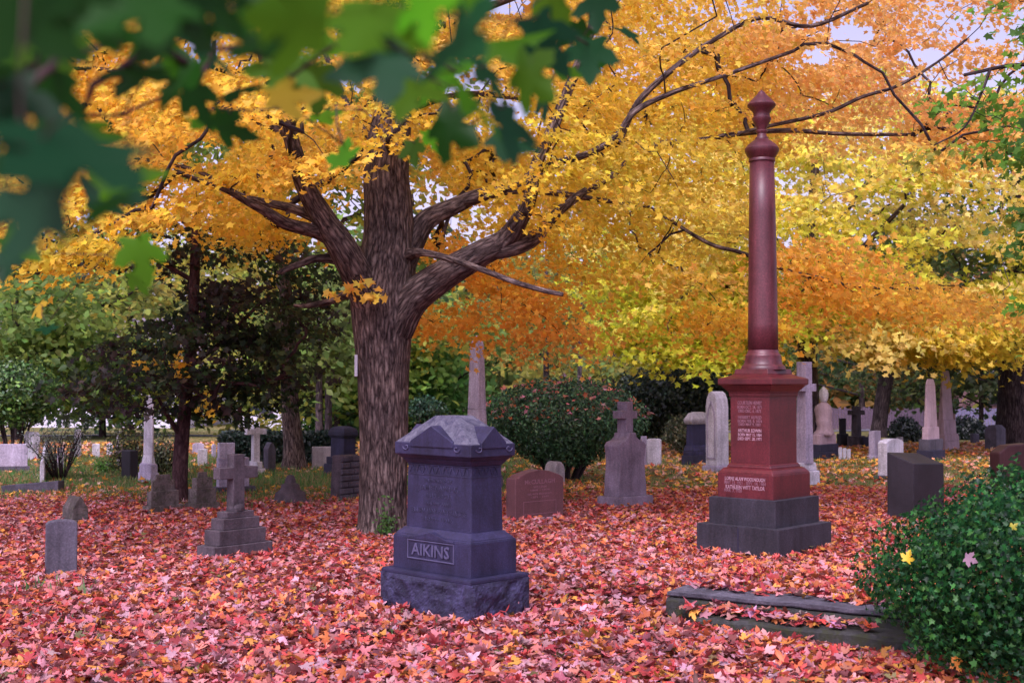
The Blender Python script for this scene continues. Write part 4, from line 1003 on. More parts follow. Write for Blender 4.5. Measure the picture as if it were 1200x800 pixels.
# overhanging green maple at the upper right, trunk out of frame
b2 = Vector((6.9, 11.0, 0))
def cond(p):
    sx, sy = proj(p)
    a = ((sx-1165)/85)**2+((sy-135)/62)**2 < 1; b = ((sx-1195)/38)**2+((sy-290)/55)**2 < 1; c = ((sx-1190)/45)**2+((sy-10)/42)**2 < 1
    return a or b or c or sx > 1215
cs = blob(120, (5.2, 10.8, 3.6), (1.9, 1.0, 1.9), cond)
cs = np.concatenate([cs, blob(60, (6.9, 11, 5.2), (2, 2, 1.6))])
tree_thing('green_maple', 'green maple leaning in from the right edge, still green', b2,
           [[(1520, 620, 60, 11), (1520, 480, 50, 11), (1515, 300, 42, 11), (1500, 100, 34, 11), (1490, -60, 24, 11)], [(1510, 200, 16, 11), (1400, 110, 10, 11), (1280, 90, 7, 10.8), (1200, 76, 5, 10.7), (1130, 88, 4, 10.6)], [(1160, 82, 4, 10.6), (1150, 110, 3, 10.5), (1130, 150, 2.5, 10.4), (1095, 170, 2, 10.4)], [(1512, 330, 14, 11), (1400, 300, 8, 11), (1280, 270, 6, 10.8), (1195, 262, 3, 10.7)]],
           cs, pal((.10, .26, .025), (.14, .30, .03), (.07, .19, .03), (.30, .33, .04), sc=.9), .085, (.22, .40), 420, seed=51, mat='leaf', tilt=.7)
# big trunk at the right edge
b3 = G(1190, 524)
cs = np.concatenate([blob(80, (b3.x, b3.y, 6.5), (4.2, 3, 3.4), lambda p: proj(p)[1] < 440), blob(30, (b3.x-1.5, b3.y-1, 3.0), (1.6, 1.6, 1.0), lambda p: proj(p)[1] < 460)])
tree_thing('broad_tree', 'thick dark trunked tree with green leaves at the far right edge', b3,
           [[(1192, 530, 52, b3.y), (1191, 480, 44, b3.y), (1192, 420, 38, b3.y), (1196, 350, 34, b3.y), (1200, 250, 26, b3.y), (1205, 120, 16, b3.y)]], cs, pal((.06, .10, .02), (.10, .14, .03), (.22, .22, .04), sc=.4), .2, (.6, 1.1), 70, bark='barkdark', seed=61, tmpl=LEAF_DI)
# dark leaning trunk
b4 = G(1030, 512)
cs = blob(70, (b4.x+.8, b4.y, 4.4), (4.5, 2.6, 2.1), lambda p: proj(p)[1] < 475)
tree_thing('leaning_tree', 'black leaning trunk under yellow leaves in front of the fence', b4,
           [[(1029, 514, 18, b4.y), (1034, 470, 17, b4.y), (1041, 430, 17, b4.y), (1050, 380, 15, b4.y), (1062, 300, 10, b4.y), (1070, 220, 6, b4.y)]], cs, pal((.03, .055, .015), (.04, .07, .02), (.10, .11, .02), (.22, .10, .03), sc=.4), .22, (.6, 1.0), 80, seed=71, tmpl=LEAF_DI)
# thick trunk behind at the left of the maple
b5 = G(345, 549)
cs = blob(120, (b5.x+.2, b5.y+1, 5.8), (3.4, 3, 2.6), lambda p: proj(p)[1] < 455 and noise.noise(Vector(p)*.5) > -.15)
tree_thing('old_tree', 'rough brown trunk rising behind the pointed grey stone, yellow green crown', b5,
           [[(345, 553, 30, b5.y), (344, 520, 24, b5.y), (340, 480, 21, b5.y), (338, 430, 19, b5.y), (336, 360, 16, b5.y), (332, 280, 12, b5.y), (330, 150, 7, b5.y)]], cs, pal((.30, .34, .04), (.45, .42, .05), (.16, .26, .05), (.55, .40, .06), sc=.5), .17, (.6, 1.0), 110, bark='bark', seed=81, tmpl=LEAF_DI)

# mid-distance trees behind (each its own thing)
def bgtree(label, px, py, w, top, spread, cols, Y=None, low=470, n=110, lean=0, size=.26, dens=34, bark='barkdark', name='background_tree', R=(.9, 1.6), gap=-.2, bare=False):
    b = G(px, py); Y = b.y
    zt = PT(px, top, Y).z; zl = PT(px, low, Y).z
    rx = spread/2*Y/F
    cs = blob(n, (b.x, b.y, (zt+zl)/2), (rx, rx*.8, (zt-zl)/2), lambda p: noise.noise(Vector(p)*.35+Vector((px, 0, 0))) > gap)
    tr = [[(px, py+2, w, Y), (px+lean*.3, (py+low)/2, w*.85, Y), (px+lean*.6, (low*2+top)/3, w*.7, Y), (px+lean, (low+2*top)/3, w*.4, Y), (px+lean, top+10, w*.15, Y)]]
    for k in range(4):
        s = (-1, 1, -1, 1)[k]; y0 = low-(low-top)*(.1+.15*k)
        tr.append([(px+lean*.5, y0, w*.35, Y), (px+s*spread*.15, y0-(low-top)*.1, w*.25, Y), (px+s*spread*.32, y0-(low-top)*.2, w*.12, Y)])
    return tree_thing(name, label, b, tr, cs, pal(*cols, sc=.3, off=px), size, R, dens, bark=bark, tmpl=LEAF_DI, seed=px % 50, group='trees standing among the far graves', dv=.25)
bgtree('light green tree behind the thick trunk of the big maple', 395, 515, 9, 250, 260, [(.10, .22, .05), (.20, .30, .05), (.34, .34, .06)], low=500, n=110)
bgtree('green and yellow tree right of the big maple trunk', 515, 512, 9, 320, 180, [(.10, .24, .06), (.16, .30, .07), (.36, .36, .05)], low=505, n=90)
bgtree('thin forked autumn tree with few leaves above the trimmed bush', 640, 510, 9, 240, 190, [(.34, .28, .04), (.18, .24, .05), (.5, .3, .05)], low=440, n=34, bark='barkgrey', size=.2, dens=40)
bgtree('second thin trunked tree right of the forked one above the bush', 676, 512, 7, 260, 150, [(.30, .30, .04), (.16, .24, .05)], low=430, n=34, bark='barkgrey', size=.2, dens=40, lean=8)
bgtree('olive green tree beyond the trimmed bush', 720, 506, 9, 300, 230, [(.12, .17, .05), (.20, .24, .05), (.30, .28, .05)], low=480, n=80)
bgtree('yellow green tree at the left behind the dark young maple', 120, 512, 10, 250, 300, [(.16, .26, .05), (.30, .36, .05), (.42, .36, .06), (.20, .24, .05)], low=500, n=130)
bgtree('bright green broad tree at the far left edge', 20, 515, 10, 300, 190, [(.12, .20, .04), (.20, .27, .05), (.09, .15, .04)], low=480, n=80)
bgtree('dark green tree between the left shrubs and the dark young maple', 150, 508, 10, 395, 190, [(.02, .05, .03), (.03, .07, .035), (.05, .10, .04)], low=495, n=70)
bgtree('pale yellow tree showing between the dark young maple and the big maple', 290, 510, 9, 250, 220, [(.40, .36, .06), (.26, .32, .06), (.5, .4, .1)], low=500, n=90)
bgtree('dark green tree behind the fence on the right', 1010, 500, 9, 360, 300, [(.03, .06, .02), (.05, .09, .025), (.09, .12, .03)], low=475, n=80)
bgtree('dark thin tree in front of the brick house at the right', 1150, 512, 7, 330, 230, [(.02, .04, .015), (.035, .05, .02), (.07, .09, .02)], low=490, n=120, R=(.6, 1.1), gap=-.2)
bgtree('dark green tree standing between the two obelisks and the house', 1090, 508, 8, 360, 200, [(.025, .045, .015), (.04, .06, .02), (.12, .07, .02)], low=485, n=80, R=(.6, 1.1), gap=-.15)
bgtree('bare branched olive tree behind the blue capped monument', 820, 505, 9, 300, 230, [(.20, .24, .04), (.10, .15, .03), (.34, .32, .05)], low=450, n=70)
bgtree('purple grey trunk left of the green tree behind the dark capped monument', 374, 522, 10, 330, 90, [(.08, .16, .05), (.14, .2, .05)], low=450, n=24, bark='barkgrey')
bgtree('second purple grey trunk nearest the green background tree', 385, 519, 10, 320, 90, [(.10, .2, .05), (.2, .26, .05)], low=440, n=24, bark='barkgrey')

# evergreens and bushes
def bush(name, label, c, r, n, leaf, cols, cat='bush', flatbot=0, mat='needle', lump=.10, core=True, tmpl=LEAF_SM, inner=.82, seed=0, neck=None, dv=.35, hide=None, curl=.2):
    base = Vector((c[0], c[1], float(gz(c[0], c[1]))))
    e = empty(name, base, 0, label, cat)
    v = RNG.normal(size=(n, 3)); v /= np.linalg.norm(v, axis=1)[:, None]
    lum = np.array([noise.noise(Vector(q*2.6+seed))+.5*noise.noise(Vector(q*6+seed)) for q in v])
    rr = (RNG.uniform(inner, 1.02, n)+lump*lum)
    p = v*rr[:, None]
    if neck:   # mushroom shape: the lower half narrows
        z = p[:, 2]; k = np.where(z < 0, 1-(1-neck)*np.clip(-z, 0, 1)**.8, 1); p[:, 0] *= k; p[:, 1] *= k
    p = np.array(c)+p*np.array(r)
    ok = p[:, 2] > float(gz(c[0], c[1]))+.02
    p, v2 = p[ok], v[ok]
    cols = np.array(cols); ci = RNG.integers(0, len(cols), len(p)); cl = vary(cols[ci], len(p), dv, .1)
    leaf_mesh('foliage', p, v2+RNG.normal(0, .7, (len(p), 3)), RNG.uniform(leaf*.7, leaf*1.3, len(p)), cl, tmpl, mat, e, curl)
    # woody stems inside
    T = Tubes()
    for k in range(9):
        a = 2*PI*k/9; b_ = np.array([c[0]+.12*r[0]*math.cos(a), c[1]+.12*r[1]*math.sin(a), base.z-.02]); t_ = np.array([c[0]+.6*r[0]*math.cos(a), c[1]+.6*r[1]*math.sin(a), c[2]+.4*r[2]])
        T.add([b_, (b_+t_)/2+RNG.normal(0, .04, 3), t_], [.03*r[0], .02*r[0], .008], 6)
        for j in range(3):
            u = b_+(t_-b_)*RNG.uniform(.4, .9); w_ = np.array(c)+RNG.normal(0, .45, 3)*np.array(r); T.add([u, (u+w_)/2, w_], [.01, .007, .004], 5)
    T.build('stems', 'barkdark', e)
    return e, p
cb = G(664, 568); cbz = PT(664, 500, cb.y+1.1)
e, pb = bush('clipped_bush', 'large rounded dark green clipped bush in the middle with fallen leaves on top', (cb.x, cb.y+.9, .93), (1.42, 1.3, .75), 38000, .055, [(.03, .10, .045), (.055, .15, .06), (.07, .18, .07), (.02, .06, .03)], neck=.62, lump=.06, inner=.55)
topm = (pb[:, 2] > 1.0) & (RNG.random(len(pb)) < .035); caught = [pb[topm]+np.array([0, -.02, .03])]
# stems underside of clipped bush: extra low leafy mass
# foreground shrub
SH = (3.30, 7.0, .46); SR = (1.28, 1.1, .67)
e, ps = bush('shrub', 'dense low green shrub filling the lower right corner', SH, SR, 46000, .033, [(.009, .060, .016), (.017, .092, .022), (.040, .14, .028), (.007, .036, .012)], mat='green', lump=.22, tmpl=LEAF_LO, inner=.66, seed=4, dv=.35, curl=.35)
sx, sy = proj(ps)
def caught_at(x, y):
    d_ = (sx-x)**2+(sy-y)**2; k = np.where(d_ < 90)[0]
    i = k[np.argmin(ps[k, 1])] if len(k) else int(np.argmin(d_)); return ps[i]+np.array([0, -.05, .03])
# dark evergreen mass
bush('yew_bush', 'black green yew behind the capped blue monument', tuple(PT(800, 470, 33)), (1.45, 1.2, 1.15), 9000, .12, [(.008, .018, .010), (.012, .028, .014)], lump=.2, inner=.5)
bush('yew_bush', 'smaller black green yew right of the clipped bush', tuple(PT(752, 478, 34)), (1.1, 1.0, 1.0), 6000, .12, [(.010, .022, .012), (.016, .032, .016)], lump=.2, inner=.5)
bush('yew_bush', 'dark clipped bush between the leaning trunk and the pale pink obelisk', tuple(PT(1061, 512, 36)), (.50, .5, .62), 3500, .10, [(.008, .015, .012), (.012, .022, .014)], inner=.5)
bush('yew_bush', 'dark low bush right of the taller pink obelisk', tuple(PT(1133, 508, 38)), (.62, .5, .55), 3500, .10, [(.008, .015, .012), (.012, .022, .014)], inner=.5)
bush('light_shrub', 'pale speckled shrub left of the capped blue monument', tuple(PT(800, 508, 28)), (.46, .4, .42), 3500, .07, [(.14, .17, .10), (.22, .22, .13), (.08, .11, .06)], inner=.5, lump=.2)
bush('thuja_tree', 'yellow green conifer shrub tree with a bare pale stem at the left edge', tuple(PT(18, 462, 26)), (.95, .9, .72), 9000, .10, [(.05, .12, .02), (.10, .18, .03), (.03, .08, .02)], 'tree', inner=.4, lump=.25)
bush('green_bush', 'fresh green bush behind the dark capped monument', tuple(PT(398, 490, 40)), (1.5, 1, 1.3), 8000, .14, [(.06, .16, .04), (.09, .22, .05), (.04, .11, .04)], inner=.4, lump=.25)
bush('small_bush', 'little bright green bush right of the twiggy shrub', tuple(PT(124, 548, 22.5)), (.22, .2, .14), 900, .05, [(.10, .24, .03), (.07, .18, .03)], inner=.3)
bush('ragged_shrub', 'ragged brown and yellow green shrub left of the white obelisk', tuple(PT(150, 530, 21.6)), (.42, .35, .50), 2600, .055, [(.10, .13, .04), (.20, .20, .05), (.07, .05, .035), (.05, .09, .03)], inner=.2, lump=.4)
bush('ragged_shrub', 'grey green shrub right of the white obelisk', tuple(PT(190, 535, 21.9)), (.40, .35, .42), 2200, .05, [(.12, .16, .08), (.16, .18, .07), (.09, .12, .07)], inner=.2, lump=.3)
bush('ragged_shrub', 'small green shrub just right of the maple trunk base behind the capped monument', tuple(PT(500, 480, 30)), (.5, .4, .35), 1600, .09, [(.03, .09, .05), (.05, .12, .05)], inner=.3, lump=.3)
# hedge
def hedge(label, x0, x1, y_top, y_bot, Y0):
    a = G(x0, y_bot); b = G(x1, y_bot); e = empty('hedge', (a+b)/2, 0, label, 'hedge')
    n = 14000; u = RNG.random(n); q = RNG.uniform(-.45, .45, n); zt = PT(600, y_top, a.y).z-a.z; z = RNG.random(n)*zt
    f = RNG.random(n); q = np.where(f < .5, -.45+RNG.normal(0, .04, n), q); z = np.where(f > .75, zt+RNG.normal(0, .03, n), z)
    p = np.stack([a.x+(b.x-a.x)*u, a.y+(b.y-a.y)*u+q, a.z+z], 1)
    leaf_mesh('foliage', p, RNG.normal(size=(n, 3))+(0, -.6, .4), RNG.uniform(.06, .11, n), vary((.012, .028, .018), n, .3), LEAF_SM, 'needle', e, .2)
hedge('dark clipped hedge behind the slim white cross and pointed stone', 262, 415, 509, 543, 25)
# twiggy shrub
bt = G(70, 562); e = empty('twiggy_shrub', bt, 0, 'twiggy grey green shrub with bare splayed stems at the left', 'shrub')
T = Tubes(); tips = []
for k in range(26):
    a = RNG.uniform(0, 2*PI); h = RNG.uniform(.45, .95); s_ = RNG.uniform(.15, .62)
    p0 = np.array(bt)+np.array([.08*math.cos(a), .08*math.sin(a), 0]); p2 = np.array(bt)+np.array([s_*math.cos(a), s_*math.sin(a), h]); p1 = (p0+p2)/2+np.array([0, 0, .08])+RNG.normal(0, .03, 3)
    c_ = catmull([p0, p1, p2], 4); T.add(c_, np.linspace(.014, .003, len(c_)), 5)
    for j in range(7):
        q = c_[RNG.integers(3, len(c_))]; t_ = q+RNG.normal(0, .12, 3)+np.array([0, 0, .06]); T.add([q, t_], [.004, .002], 4); tips.append(t_)
T.build('stems', 'barkdark', e); tips = np.array(tips); tips = np.repeat(tips, 7, 0)+RNG.normal(0, .05, (len(tips)*7, 3))
leaf_mesh('foliage', tips, RNG.normal(size=tips.shape), RNG.uniform(.025, .05, len(tips)), vary((.13, .16, .12), len(tips), .35), LEAF_SM, 'green', e)

# distant wood behind everything: one mass
def wood():
    P = []; C = []
    for k in range(150):
        a = RNG.uniform(-.75, .75); Y = RNG.uniform(72, 105); x = math.tan(a*.9)*Y; h = RNG.uniform(7, 12.5) ; r = RNG.uniform(3, 5)
        n = 420; v = RNG.normal(size=(n, 3)); v /= np.linalg.norm(v, axis=1)[:, None]; v *= RNG.uniform(.55, 1.05, (n, 1))
        g0 = -.7
        p = np.array([x, Y, g0+h*.52])+v*np.array([r, r*.8, h*.52])
        col = [(.05, .10, .03), (.10, .15, .04), (.26, .25, .05), (.03, .06, .03), (.30, .18, .05), (.14, .17, .05)][RNG.integers(0, 6)]
        P.append(p); C.append(vary(col, n, .3, .1))
    P = np.concatenate(P); C = np.concatenate(C)
    o = leaf_mesh('distant_wood', P, RNG.normal(size=P.shape), RNG.uniform(.6, 1.1, len(P)), C, LEAF_DI, 'leaf', None, .3)
    tag(o, kind='stuff', label='far off autumn wood closing the view', cat='wood')
wood()

# ================================================================== FENCES, HOUSES, ROAD
def fence(label, xa, xb, yb, yt, mat, seed):
    a = G(xa, yb); b = G(xb, yb); b.y = a.y+ (b.y-a.y); e = empty('wooden_fence', a, math.atan2(b.y-a.y, b.x-a.x), label, 'fence')
    L = math.hypot(b.x-a.x, b.y-a.y); h = PT(xa, yt, a.y).z-a.z; mb = MB(); x = 0; k = 0
    rnd = random.Random(seed)
    while x < L:
        hh = h*(1+rnd.uniform(-.05, .05)); mb.box(x, x+.115, -.01+rnd.uniform(-.006, .006), .012, -.1, hh); x += .13
    mb.build('boards', mat, e)
    mb = MB(); mb.box(0, L, .0125, .06, h*.2, h*.28); mb.box(0, L, .0125, .06, h*.75, h*.83); mb.build('rails', mat, e)
    for k in range(int(L/2.4)+1):
        mb = MB(); mb.box(k*2.4, k*2.4+.1, .061, .16, -.1, h*1.06); mb.build('post', mat, e)
fence('purple brown board fence behind the brown cross on the right', 955, 1085, 503, 478, 'wood', 1)
fence('blue grey board fence at the far right', 1120, 1260, 505, 478, 'woodblue', 2)
def house(name, label, x, y, w, d, h, rh, wall, rz, nwin, gut=True):
    e = empty(name, (x, y, float(gz(x, y))), rz, label, 'house')
    mb = MB(); mb.box(-w/2, w/2, -d/2, d/2, -.2, h); mb.build('wall', wall, e)
    mb = MB(); mb.prism([(-d/2-.4, h), (d/2+.4, h), (0, h+rh)], -w/2-.3, w/2+.3, swap=True); mb.build('roof', 'roof', e)
    if gut: mb = MB(); mb.box(-w/2-.3, w/2+.3, -d/2-.56, -d/2-.41, h-.12, h+.06); mb.build('gutter', 'gutter', e)
    for k in range(nwin):
        for zf in (.15, .6) if h > 4.5 else (.35,):
            cx_ = -w/2+w*(k+.5)/nwin
            mb = MB(); a, b, c0, c1 = cx_-.6, cx_+.6, h*zf, h*zf+1.3
            for q in ((a-.08, b+.08, c0-.08, c0), (a-.08, b+.08, c1, c1+.08), (a-.08, a, c0, c1), (b, b+.08, c0, c1)): mb.box(q[0], q[1], -d/2-.05, -d/2+.02, q[2], q[3])
            f = mb.build('window', 'wood', e)
            mb = MB(); mb.box(a, b, -d/2-.02, -d/2+.02, c0, c1); mb.build('pane', 'glass', f)
    return e
house('brick_house', 'pinkish brick house seen through the trees behind the right fence', 36, 78, 20, 8, 2.9, 2.3, 'brick', .05, 5)
house('pale_house', 'pale house glimpsed through the trees at the left', -22, 68, 12, 8, 3.2, 2.6, 'render', -.1, 4)
house('pale_house', 'small white outbuilding glimpsed behind the old trunk on the left', -11.8, 66, 5, 5, 2.2, 1.4, 'render', .1, 2)
# lane on the left
mb = MB(); pts = [(-60, 47), (-30, 45), (-14, 44), (-4, 46), (6, 52), (30, 66)]
vs = []; fs = []
cp = catmull([(x, y, 0) for x, y in pts], 12)
for i, p in enumerate(cp):
    for s_ in (-1.6, -.8, 0, .8, 1.6): vs.append((p[0], p[1]+s_, float(gz(p[0], p[1]+s_))+.03))
for i in range(len(cp)-1):
    for k in range(4): fs.append((i*5+k, (i+1)*5+k, (i+1)*5+k+1, i*5+k+1))
mb.add(vs, fs); o = mb.build('lane', plain('worn_asphalt', (.10, .10, .12), .9, .2, 8), None, fixn=False); o['kind'] = 'structure'

# ================================================================== LITTER AND GRASS
def outside(p, pad=0.0):
    ok = np.ones(len(p), bool)
    for cx_, cy_, a, hx, hy in FOOT:
        dx, dy = p[:, 0]-cx_, p[:, 1]-cy_; u = dx*math.cos(a)+dy*math.sin(a); v = -dx*math.sin(a)+dy*math.cos(a)
        ok &= ~((np.abs(u) < hx+pad) & (np.abs(v) < hy+pad))
    ok &= np.hypot(p[:, 0]-bx, p[:, 1]-by) > .24
    return ok
LC = np.array([(.58, .30, .34), (.55, .20, .22), (.50, .06, .05), (.62, .18, .05), (.68, .34, .05), (.17, .055, .05), (.54, .34, .40), (.40, .05, .06), (.66, .26, .20), (.09, .14, .04)])
LC = (LC*.88+np.array([.60, .20, .22])*.12)*np.array([.78, .72, .70])
LW_near = np.array([.15, .15, .14, .15, .06, .10, .10, .08, .07, .015]); LW_near /= LW_near.sum()
LW_far = np.array([.10, .05, .02, .16, .34, .02, .12, .02, .16, .01]); LW_far /= LW_far.sum()
def litter(n, y0, y1, tmpl, name, label, size=(.07, .12), far=False, dens=None):
    # uniform on the ground inside a wedge a little wider than the view
    y = np.sqrt(RNG.random(n)*(y1*y1-y0*y0)+y0*y0); x = RNG.uniform(-1, 1, n)*(y*.46+.6)
    p = np.stack([x, y, gz(x, y)], 1); ok = outside(p, .015)
    if dens is not None: ok &= RNG.random(n) < dens(x, y)
    x, y, p = x[ok], y[ok], p[ok]; n = len(x)
    clump = np.array([noise.noise(Vector((a*1.4, b*1.4, 0)))+.5*noise.noise(Vector((a*4, b*4, 3))) for a, b in zip(x, y)])
    p[:, 2] += np.abs(RNG.normal(.012, .018, n))+.028*np.clip(clump+.3, 0, 1)
    f = np.clip(sm(16.2, 18.6, y+.9*clump-.42*np.clip(x, 0, 6)), 0, 1)
    w = np.where(RNG.random(n) < f, 1, 0)
    ci = np.where(w == 1, RNG.choice(10, n, p=LW_far), RNG.choice(10, n, p=LW_near))
    # orange drift on the right
    o_ = (RNG.random(n) < .45*sm(.5, 2.5, x)*(w == 0)); ci = np.where(o_, RNG.choice([3, 8, 2, 4], n), ci)
    c = vary(LC[ci], n, .2, .06); c = np.where((w == 1)[:, None], c*np.array([1.25, 1.45, 1.0]), c)
    nr = np.stack([0*x, 0*x, np.ones(n)], 1)+RNG.normal(0, .33, (n, 3))
    o = leaf_mesh(name, p, nr, RNG.uniform(size[0], size[1], n), c, tmpl, 'litter', None, .45)
    tag(o, label, 'leaves', kind='stuff'); return o
litter(26000, 5.4, 9.5, LEAF_HI, 'leaf_litter', 'red and pink fallen maple leaves covering the near ground', size=(.045, .085))
litter(86000, 9.5, 19.0, LEAF_LO, 'leaf_litter', 'red and pink fallen maple leaves covering the middle ground', size=(.045, .080), dens=lambda x, y: 1-.75*sm(15.8, 17.8, y+.5*np.sin(x*1.3)-.6*np.clip(x, 0, 5)))
litter(26000, 17.0, 34, LEAF_LO, 'leaf_litter', 'yellow and orange fallen leaves scattered over the far grass', size=(.08, .13), dens=lambda x, y: .30+.35*(x > 0)-.22*(x < 0)*(y < 21.5)+.45*sm(24, 30, y)+.2*np.sin(x*.8+y*.5)*np.sin(y*.9))
def drift():
    P = []; Nn = []
    for cx_, cy_, a, hx, hy in FOOT:
        if cy_ > 17.5 or cy_ < 6: continue
        n = int(2*(hx+hy)*2*34)
        for k in range(n):
            t = random.uniform(-1, 1); sd_ = random.randrange(4); off = abs(random.gauss(0, .035))
            u, v = ((t*hx, -hy-off), (t*hx, hy+off), (-hx-off, t*hy), (hx+off, t*hy))[sd_]
            x = cx_+u*math.cos(a)-v*math.sin(a); y = cy_+u*math.sin(a)+v*math.cos(a)
            P.append((x, y, float(gz(x, y))+.015+max(0, .045-off*.7)*random.random()))
            ox, oy = ((0, -1), (0, 1), (-1, 0), (1, 0))[sd_]; Nn.append((ox*math.cos(a)-oy*math.sin(a), ox*math.sin(a)+oy*math.cos(a), 1.1))
    P = np.array(P); n = len(P); Nn = np.array(Nn)+RNG.normal(0, .4, (n, 3))
    o = leaf_mesh('leaf_litter', P, Nn, RNG.uniform(.055, .09, n), vary(LC[RNG.choice(10, n, p=LW_near)]*.95, n, .25, .06), LEAF_LO, 'litter', None, .55)
    tag(o, 'fallen leaves drifted up against the feet of the nearer stones', 'leaves', kind='stuff')
drift()
litter(3000, 2.0, 5.4, LEAF_LO, 'leaf_litter', 'fallen leaves under and behind the camera')
# leaves lying on the step, the shrub and the bush
P = []; cc_ = []
for k in range(170):
    u = random.uniform(.1, 2.2); v = random.choice((random.uniform(.16, .36), random.uniform(.2, .34), random.uniform(-.2, -.02)))
    if v < 0 and u > 1.1: v = random.uniform(.2, .36)
    q = SA+SD*u+SN*v; P.append((q.x, q.y, .168+random.random()*.02 if v > 0 else .082+random.random()*.03))
for k in range(110):
    q = SA+SD*random.uniform(.28, 1.5)**1.0+SN*random.uniform(-.24, -.03); P.append((q.x, q.y, .07+random.random()*.04))
P = np.array(P); n = len(P)
o = leaf_mesh('leaves_on_steps', P, np.tile((0, 0, 1.), (n, 1))+RNG.normal(0, .3, (n, 3)), RNG.uniform(.05, .085, n), vary(LC[RNG.choice(10, n, p=LW_near)], n), LEAF_HI, 'litter', None, .5); tag(o, 'pink and orange leaves lying on the mossy stone steps', 'leaves', kind='stuff')
P = np.concatenate(caught); n = len(P)
o = leaf_mesh('leaves_on_bush', P, np.tile((0, -.5, 1.), (n, 1))+RNG.normal(0, .4, (n, 3)), RNG.uniform(.07, .1, n), vary(LC[RNG.choice([0, 1, 3, 8, 6], n)], n), LEAF_LO, 'litter', None, .4); tag(o, 'pale fallen leaves caught on the clipped bush', 'leaves', kind='stuff')
for (x, y, col, sz, lab) in ((1053, 652, (.62, .42, .03), .07, 'bright yellow maple leaf caught on the front of the low shrub'), (1126, 663, (.28, .17, .22), .065, 'curled lilac leaf caught in the middle of the low shrub'), (1112, 788, (.72, .24, .04), .085, 'orange leaf near the foot of the low shrub'), (1176, 622, (.30, .28, .03), .04, 'small yellow leaf high on the low shrub')):
    q = caught_at(x, y); o = leaf_mesh('fallen_leaf', q[None], np.array([(.1, -1, .5)]), np.array([sz]), np.array([col]), LEAF_HI, 'litter', None, .25); tag(o, lab, 'leaf')
P = yc; n = len(P)*10; P = np.repeat(P, 10, 0)+RNG.normal(0, .07, (n, 3))
o = leaf_mesh('leaves_in_maple', P, RNG.normal(size=(n, 3)), RNG.uniform(.06, .09, n), vary((.75, .50, .05), n), LEAF_LO, 'leaf', None, .4); tag(o, 'yellow leaves caught among the dark young maple foliage', 'leaves', kind='stuff')
# grass
def grass(n, y0, y1, name, label, h, col, dens, dry=(.26, .20, .08)):
    y = np.sqrt(RNG.random(n)*(y1*y1-y0*y0)+y0*y0); x = RNG.uniform(-1, 1, n)*(y*.46+.6); p = np.stack([x, y, gz(x, y)], 1)
    ok = outside(p, .0) & (RNG.random(n) < dens(x, y)); p = p[ok]; n = len(p)
    hh = RNG.uniform(h*.6, h*1.3, n); p[:, 2] += hh*.35
    c = vary(col, n, .25, .1); dr = RNG.random(n) < .3; c[dr] = vary(dry, dr.sum(), .2)
    blade = np.array([(-.09, 0), (.09, 0), (.05, .6), (0, 1)], float)
    o = leaf_mesh(name, p, np.stack([RNG.normal(0, 1, n), -np.abs(RNG.normal(0, 1, n))-.2, RNG.normal(.1, .2, n)], 1), hh, c, blade, 'green', None, .15, down=np.tile((0, 0, 2.2), (n, 1)))
    tag(o, label, 'grass', kind='stuff')
grass(90000, 15.5, 27, 'grass', 'short green grass between the graves on the left', .085, (.07, .17, .035), lambda x, y: sm(15.8, 17.5, y+.6*np.sin(x*1.3)-.6*np.clip(x, 0, 5))*(1-.8*sm(-1, 2, x)))
grass(2200, 5.8, 9.8, 'grass', 'sparse green grass poking through the red leaves', .07, (.05, .12, .045), lambda x, y: (np.sin(x*1.7+y*2.3)*np.sin(x*.9-y*1.1+1) > .55)*1.0)
grass(500, 9.35, 9.9, 'grass', 'tuft of grass in front of the small grey slab', .13, (.10, .20, .07), lambda x, y: (np.hypot(x+3.45, y-9.6) < .33)*1.0)

# ================================================================== NEAR GREEN BRANCH (upper left, close to the lens)
nb = Vector((-1.75, 1.15, 0))
e = empty('green_maple', nb, 0, 'green maple whose leaves hang close to the camera across the upper left', 'tree')
T = Tubes(); tr = catmull([nb+Vector((0, 0, -.05)), nb+Vector((.02, .02, 1.0)), nb+Vector((-.02, 0, 2.0)), nb+Vector((.05, .1, 3.2)), nb+Vector((0, .2, 4.6))], 6)
T.add(tr, np.linspace(.15, .07, len(tr)), 20, wob=.1)
l1 = catmull([tr[13], (-1.2, 1.1, 2.42), (-.6, 1.0, 2.25), (0, .98, 2.12), (.25, 1.02, 2.05)], 6); T.add(l1, np.linspace(.045, .008, len(l1)), 10)
l2 = catmull([tr[10], (-1.2, .9, 2.0), (-.75, .8, 1.9), (-.45, .72, 1.86)], 6); T.add(l2, np.linspace(.03, .006, len(l2)), 10)
T.build('trunk', 'barkyoung', e)
